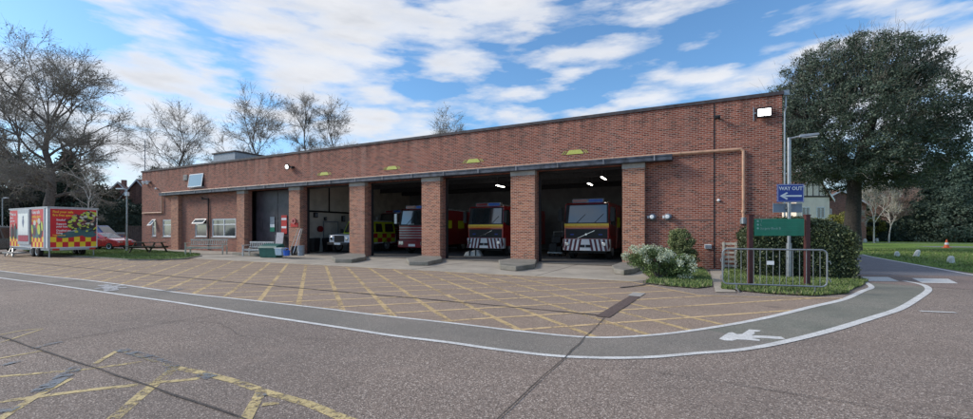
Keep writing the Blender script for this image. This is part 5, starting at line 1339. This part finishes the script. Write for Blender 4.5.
gR = 'dark evergreens behind the lawn'
for px, z, top, rad, seed, lf, shp, lab in ((905, 74, 172, 6.5, 51, L_CON, 'dome', 'dark rounded evergreen right of the birches'), (938, 70, 160, 7, 52, L_CON, 'cone', 'broad dark conifer rising behind the dark hedge'), (968, 64, 165, 6.5, 53, L_CON, 'cone', 'blue-green conifer at the right edge of the lawn'), (1000, 70, 150, 8, 54, L_CON, 'dome', 'tall evergreen cut by the right edge of the picture'),
        (889, 95, 190, 6, 55, L_IVY, 'dome', 'brownish distant tree showing behind the birches'), (925, 92, 178, 7, 56, L_YEW, 'dome', 'blackish evergreen between two dark conifers')):
    evergreen('evergreen_tree', lab, 'tree', px, z, hgt(top, z), rad, seed, lf, 26000, .34, low=.02, nclump=420, crad=.13, shape=shp, group=gR)
L_CONL = leafmat('pale_conifer', (.05, .08, .06), (.09, .13, .095), (.14, .19, .14))
evergreen('evergreen_tree', 'pale blue-green conifer spreading in front of the dark hedge', 'tree', 955, 60, hgt(188, 60), 4.6, 59, L_CONL, 16000, .26, low=.02, nclump=260, crad=.13, shape='cone', group=gR)
evergreen('golden_shrub', 'yellow-green shrub below the trunk of the huge domed tree', 'shrub', 868, 66, 4.5, 2.6, 57, L_GOLD, 5000, .25, low=.02, nclump=80, shape='dome', trunk_r=.1, limbs=5)
evergreen('golden_shrub', 'yellow-green shrub in front of the red brick house', 'shrub', 838, 46, 3.6, 1.6, 58, L_GOLD, 4000, .18, low=.02, nclump=60, shape='dome', trunk_r=.1, limbs=5)
gL = 'dark evergreens behind the exhibition trailer'
for px, z, top, rad, seed, lf, shp, lab in ((-6, 56, 140, 6, 61, L_CON, 'dome', 'tall dark evergreen cut by the left edge of the picture'), (18, 60, 152, 5.2, 62, L_YEW, 'dome', 'dark evergreen behind the red end of the trailer'), (42, 62, 178, 5, 63, L_CON, 'dome', 'low dark evergreen behind the trunk of the tallest bare tree'),
        (68, 58, 153, 4.6, 64, L_CON, 'cone', 'pointed dark conifer right of the tallest bare tree'), (92, 64, 182, 5.5, 65, L_IVY, 'dome', 'brownish twiggy shrub mass behind the trailer roof'), (113, 60, 200, 4.5, 66, L_CON, 'dome', 'low dark bush left of the lamp post'), (136, 66, 205, 4.0, 67, L_YEW, 'dome', 'low dark bush touching the left end of the station'), (158, 80, 168, 4, 68, L_CON, 'dome', 'dark treetop just above the left roof corner')):
    evergreen('evergreen_tree', lab, 'tree', px, z, hgt(top, z), rad, seed, lf, 16000, .32, low=.02, nclump=300, crad=.14, shape=shp, group=gL)

def hedge(name, label, loc, rz, L, D, H, leaf, n, size, seed, core, wav=.06, rnd_top=0.0):
    t = thing(name, label, 'hedge', loc, rz); rs = np.random.RandomState(seed)
    mb = MB(); i = .12; mb.box(-L/2+i*2, -D/2+i*2, 0, L/2-i*2, D/2-i*2, H-i*3.4); mb.build('stems', core, t, bevel=.15)
    A = [L*H, L*H, D*H, D*H, L*D]; A = np.array(A)/sum(A); f = rs.choice(5, n, p=A); u = rs.uniform(-.5, .5, n); v = rs.uniform(0, 1, n)
    P = np.zeros((n, 3))
    for k in range(5):
        m_ = f == k
        if k < 2: P[m_] = np.c_[u[m_]*L, np.full(m_.sum(), (-.5, .5)[k]*D), v[m_]*H]
        elif k < 4: P[m_] = np.c_[np.full(m_.sum(), (-.5, .5)[k-2]*L), u[m_]*D, v[m_]*H]
        else: P[m_] = np.c_[u[m_]*L, (v[m_]-.5)*D, np.full(m_.sum(), H)]
    # rounded shoulders and a surface that wanders
    c = np.array([0, 0, H*.45]); q = np.abs(P[:, 0]/(L/2)); sh = np.clip((P[:, 2]-H*.7)/(H*.3), 0, 1)
    P[:, 0] *= 1-.13*sh**2; P[:, 1] *= 1-.14*sh**2; P[:, 2] -= rnd_top*(q**3)*sh
    P += (np.sin(P[:, [1, 2, 0]]*3.1+seed)+np.sin(P[:, [2, 0, 1]]*7.3))*wav + rs.normal(0, .035+wav*.4, (n, 3))
    P[:, 2] = np.maximum(P[:, 2], .03)
    leafy('foliage', leaf, P, size, rs, t); return t
hedge('clipped_hedge', 'clipped dark green hedge behind the green direction sign', (2.93, 18.45, 0), R(5), 2.85, 2.6, 1.95, L_HEDGE, 52000, .075, 71, L_YEW, .03, .25)
hedge('tall_hedge', 'long tall blackish hedge at the far side of the lawn', (38.5, 84, 0), R(-12), 30, 4, 6.4, L_YEW, 40000, .36, 72, L_YEW, .2)
hedge('tall_hedge', 'dark hedge along the car park behind the trailer', (-58, 38, 0), R(58), 34, 3, 4.2, L_YEW, 30000, .28, 73, L_YEW, .2)

def shrub(name, label, x, y, parts_, seed):
    t = thing(name, label, 'shrub', (x, y, .03)); rs = np.random.RandomState(seed)
    segs = []
    for k in range(16):
        a = rs.uniform(0, 6.28); l = rs.uniform(.3, .8); segs.append((0, 0, 0, math.cos(a)*l, math.sin(a)*l*.6, rs.uniform(.4, .9), .02, .008))
    V, F = seg_arrays(segs, 5); npmesh('stems', V, F, BARK, parent=t)
    for nm, mat, cs, rad, n, size in parts_:
        leafy(nm, mat, clumps(rs, np.array(cs), rad, n), size, rs, t)
    return t
x, y = at(658, 13.9)
rs_ = np.random.RandomState(5)
def cloud(n, cx, cy, cz, rx, ry, rz, shell=.5):
    u = rs_.normal(size=(n, 3)); u /= np.linalg.norm(u, axis=1)[:, None]; q = rs_.uniform(shell, 1, n)[:, None]
    P = np.array([cx, cy, cz])+u*q*np.array([rx, ry, rz]); P[:, 2] = np.maximum(P[:, 2], .08); return P
leafC = np.concatenate([cloud(60, -.2, 0, .6, .75, .55, .42), cloud(40, .55, .1, .45, .5, .5, .38)])
flw = np.concatenate([cloud(60, -.3, -.05, .72, .78, .55, .36, .9), cloud(16, .78, -.15, .42, .32, .4, .34, .9)]); flw = flw[(flw[:, 2] > .55) | (flw[:, 0] > .55)]
shrub('flowering_shrub', 'low shrub with creamy white blossom in front of the last pier', x, y, [('foliage', L_BUSH, leafC, .2, 16000, .06), ('blossom', L_FLOW, flw, .15, 3600, .05)], 81)
x, y = at(680, 17.3)
shrub('green_shrub', 'upright olive green shrub against the brick wall behind the blossom', x, y, [('foliage', L_BUSH2, np.concatenate([cloud(80, 0, 0, 1.0, .48, .4, .72), cloud(30, .2, 0, .5, .6, .45, .4)]), .17, 15000, .065)], 82)

# ------------------------------------------------------------------ houses behind
def house(label, px, z, rz, W, D, He, Hr, wall, gable=True, timber=False, windows=(), chim=True, name='house'):
    x, y = at(px, z)
    t = thing(name, label, 'house', (x, y, 0), rz)
    mb = MB(); mb.box(-W/2, 0, 0, W/2, D, He)
    mb.prism([(-W/2, 0.001, He), (W/2, 0.001, He), (0, 0.001, Hr-.15)], (0, D-.002, 0)); mb.build('wall', wall, t)
    mb = MB(); e = .35; k = (Hr-He)/(W/2)
    for s in (-1, 1):
        p = [(s*(W/2+e), -e, He-e*k), (0, -e, Hr), (0, -e, Hr+.18), (s*(W/2+e), -e, He-e*k+.18)]
        mb.prism(p if s > 0 else p[::-1], (0, D+2*e, 0))
    r_ = mb.build('roof', TILE, t)
    mb = MB()
    for s in (-1, 1):
        p = [(s*(W/2+e+.05), -e-.06, He-e*k-.2), (0, -e-.06, Hr-.15), (0, -e-.06, Hr+.12), (s*(W/2+e+.05), -e-.06, He-e*k+.1)]
        mb.prism(p if s > 0 else p[::-1], (0, .05, 0))
    mb.build('bargeboard', WHITE, r_)
    if chim: mb = MB(); mb.box(-.4, D*.6, Hr-.8, .4, D*.6+.7, Hr+1.1); mb.build('chimney', BRICKH, r_)
    if timber:
        mb = MB(); mb.box(-W/2, -.05, He-.1, W/2, -.003, He+.1)
        for xx in np.linspace(-W/2+.6, W/2-.6, 5): mb.box(xx-.04, -.05, He+.1, xx+.04, -.003, He+(Hr-He)*(1-abs(xx)/(W/2))-.3)
        mb.build('timber_frame', TIMBER, t)
    for wx, wz, ww, wh in windows:
        mb = MB(); mb.box(wx-ww/2, -.06, wz, wx+ww/2, -.004, wz+.1); mb.box(wx-ww/2, -.06, wz+wh-.1, wx+ww/2, -.004, wz+wh)
        for q in (wx-ww/2, wx-.05, wx+ww/2-.1): mb.box(q, -.06, wz+.1, q+.1, -.004, wz+wh-.1)
        w = mb.build('window', WHITE, t); mb = MB(); mb.box(wx-ww/2+.1, -.03, wz+.1, wx+ww/2-.1, -.02, wz+wh-.1); mb.build('pane', GLASS, w)
    return t
house('cream rendered house with a timbered gable behind the way out sign', 813, 56, R(27), 4.4, 6, 6.2, 9.7, RENDER_, timber=True, windows=[(-1.0, 3.3, 1.1, 1.5), (1.0, 3.3, 1.1, 1.5)])
house('red brick house between the cream gable and the huge domed tree', 840, 62, R(20), 7.0, 9, 5.6, 7.6, BRICKH, windows=[(-1.6, 2.9, .9, 2.0), (1.4, 2.9, 1.1, 1.8)])
house('brown roofed house left of the station behind the lamp post', 118, 78, R(60), 7, 10, 6.2, 10.6, BRICKH, windows=[(-1.5, 3.6, 1.3, 1.5), (1.5, 3.6, 1.3, 1.5)])
house('brick house with pale bargeboards touching the left corner of the station', 138, 66, R(35), 6.5, 9, 5.6, 9.6, BRICKH, windows=[(-1.4, 3.2, 1.5, 1.2), (1.5, 3.2, 1.3, 1.2)])
# fence beside the station's left end
x, y = at(139, 41)
t = thing('timber_fence', 'dark brown boarded gate beside the left end of the station', 'fence', (x, y, 0), R(27))
mb = MB()
for k in range(12): mb.box(-1.2+k*.2, 0, .05, -1.03+k*.2, .03, 2.1)
mb.build('boards', FENCEW, t)
for s in (-1.25, 1.25): mb = MB(); mb.box(s-.07, -.05, 0, s+.07, .08, 2.3); mb.build('post', FENCEW, t)
mb = MB(); mb.box(-1.2, .031, .4, 1.2, .07, .5); mb.box(-1.2, .031, 1.7, 1.2, .07, 1.8); mb.build('rail', FENCEW, t)
x, y = at(112, 47)
t = thing('low_wall', 'low white topped wall behind the parked cars', 'wall', (x, y, 0), R(27))
mb = MB(); mb.box(-5, 0, 0, 5, .25, 1.25); mb.build('body', BRICKH, t); mb = MB(); mb.box(-5.05, -.05, 1.251, 5.05, .3, 1.45); mb.build('coping', CONCL, t)
x, y = at(145, 50)
t = thing('utility_pole', 'slim pole with aerial behind the left corner of the station roof', 'pole', (x, y, 0)); mb = MB(); mb.tube((0, 0, 0), (0, 0, hgt(140, 50)), .07, .04, n=8); mb.build('pole', LEADG, t); mb = MB(); H_ = hgt(146, 50)
mb.tube((-.5, 0, H_), (.5, 0, H_), .03, n=6); mb.tube((-.35, 0, H_-.5), (.35, 0, H_-.5), .03, n=6); mb.build('aerial', LEADG, t)

# ------------------------------------------------------------------ sky and sun
CLOUD_HI, CLOUD_MID, CLOUD_LO, SKY_TINT, SKY_OFF = (5.8, 5.9, 6.15), (5.1, 5.25, 5.6), (4.1, 4.3, 4.7), (.78, 1.08, 1.26), (13.458, -0.946, 0)
SUN_AZ, SUN_EL = R(-112), R(32)       # azimuth from +Y, clockwise
w = bpy.data.worlds.new('World'); sc.world = w; w.use_nodes = True; nt = w.node_tree
bg = nt.nodes['Background']; bg.inputs['Strength'].default_value = .12
sky = nt.nodes.new('ShaderNodeTexSky'); sky.sky_type = 'NISHITA'; sky.sun_disc = False
sky.sun_elevation = SUN_EL; sky.sun_rotation = SUN_AZ % (2*math.pi); sky.altitude = 50; sky.air_density = 1.0; sky.dust_density = .6; sky.ozone_density = 2.0
tc = nt.nodes.new('ShaderNodeTexCoord'); s = nt.nodes.new('ShaderNodeSeparateXYZ'); nt.links.new(tc.outputs['Generated'], s.inputs[0])
zz = math_(nt, 'ADD', math_(nt, 'MULTIPLY', math_(nt, 'MAXIMUM', s.outputs[2], 0.0), 1.0), .50)
cb = nt.nodes.new('ShaderNodeCombineXYZ')
nt.links.new(math_(nt, 'DIVIDE', s.outputs[0], zz), cb.inputs[0]); nt.links.new(math_(nt, 'DIVIDE', s.outputs[1], zz), cb.inputs[1])
nt.links.new(math_(nt, 'MULTIPLY', s.outputs[2], 4.2), cb.inputs[2])
mp = nt.nodes.new('ShaderNodeMapping'); mp.inputs['Rotation'].default_value = (0, 0, R(27)); mp.inputs['Location'].default_value = SKY_OFF
nt.links.new(cb.outputs[0], mp.inputs[0])
mp2 = nt.nodes.new('ShaderNodeMapping'); mp2.inputs['Scale'].default_value = (1.25, 1.25, 1.25); nt.links.new(mp.outputs[0], mp2.inputs[0])
big = noise(nt, mp2.outputs[0], .8, 2, .5)
fine = noise(nt, mp2.outputs[0], 2.6, 10, .55, dist=.1)
vo = N(nt, 'ShaderNodeTexVoronoi', Scale=4.6); vo.feature = 'SMOOTH_F1'; vo.inputs['Smoothness'].default_value = .6
wv = nt.nodes.new('ShaderNodeVectorMath'); wv.operation = 'MULTIPLY_ADD'; nt.links.new(noise(nt, mp2.outputs[0], 3, 6, .6, out='Color'), wv.inputs[0]); wv.inputs[1].default_value = (.5, .5, .5); nt.links.new(mp2.outputs[0], wv.inputs[2])
nt.links.new(wv.outputs[0], vo.inputs['Vector'])
puff = math_(nt, 'MULTIPLY', math_(nt, 'SUBTRACT', .5, vo.outputs['Distance']), .26)
dens = math_(nt, 'ADD', math_(nt, 'ADD', math_(nt, 'MULTIPLY', big, .50), math_(nt, 'MULTIPLY', fine, .50)), puff)
back = N(nt, 'ShaderNodeMapRange'); nt.links.new(s.outputs[1], back.inputs[0]); back.inputs[1].default_value = .0; back.inputs[2].default_value = -.6; back.inputs[3].default_value = 0; back.inputs[4].default_value = .09
mask = ramp(nt, math_(nt, 'SUBTRACT', dens, back.outputs[0]), [(.435, 0), (.49, .45), (.545, .85), (.62, 1)])
# cloud tone: thick parts greyer, thin rims bright
cc = ramp(nt, math_(nt, 'ADD', math_(nt, 'MULTIPLY', dens, .6), math_(nt, 'MULTIPLY', noise(nt, mp2.outputs[0], 3.1, 7, .6), .4)), [(.44, CLOUD_HI), (.56, CLOUD_MID), (.68, CLOUD_LO)])
blue = mix(nt, 1.0, sky.outputs[0], SKY_TINT, 'MULTIPLY')
skyc = mix(nt, mask, blue, cc)
hzf = N(nt, 'ShaderNodeMapRange'); nt.links.new(s.outputs[2], hzf.inputs[0]); hzf.inputs[1].default_value = .0; hzf.inputs[2].default_value = .22; hzf.inputs[3].default_value = .6; hzf.inputs[4].default_value = 0
skyc = mix(nt, hzf.outputs[0], skyc, (4.6, 5.1, 5.9))
nt.links.new(skyc, bg.inputs['Color'])
sl = bpy.data.lights.new('sun', 'SUN'); sl.energy = 2.5; sl.angle = R(16); sl.color = (1, .90, .79)
so = bpy.data.objects.new('sun', sl); col.objects.link(so)
dv = Vector((math.sin(SUN_AZ)*math.cos(SUN_EL), math.cos(SUN_AZ)*math.cos(SUN_EL), math.sin(SUN_EL)))
so.rotation_euler = dv.to_track_quat('Z', 'Y').to_euler()

cam = bpy.data.cameras.new('camera'); co = bpy.data.objects.new('camera', cam); col.objects.link(co); sc.camera = co
co.location = (0, 0, EYE); co.rotation_euler = (R(90), 0, YAW)
cam.sensor_width = 36; cam.lens = 36*FL/973; cam.shift_y = (HZ-209.5)/973; cam.clip_start = .05; cam.clip_end = 3000
sc.view_settings.view_transform = 'Standard'; sc.view_settings.look = 'None'; sc.view_settings.gamma = 1; sc.view_settings.exposure = .4
sc.view_settings.use_curve_mapping = False
sc.cycles.max_bounces = 6; sc.cycles.transparent_max_bounces = 12; sc.cycles.use_denoising = True
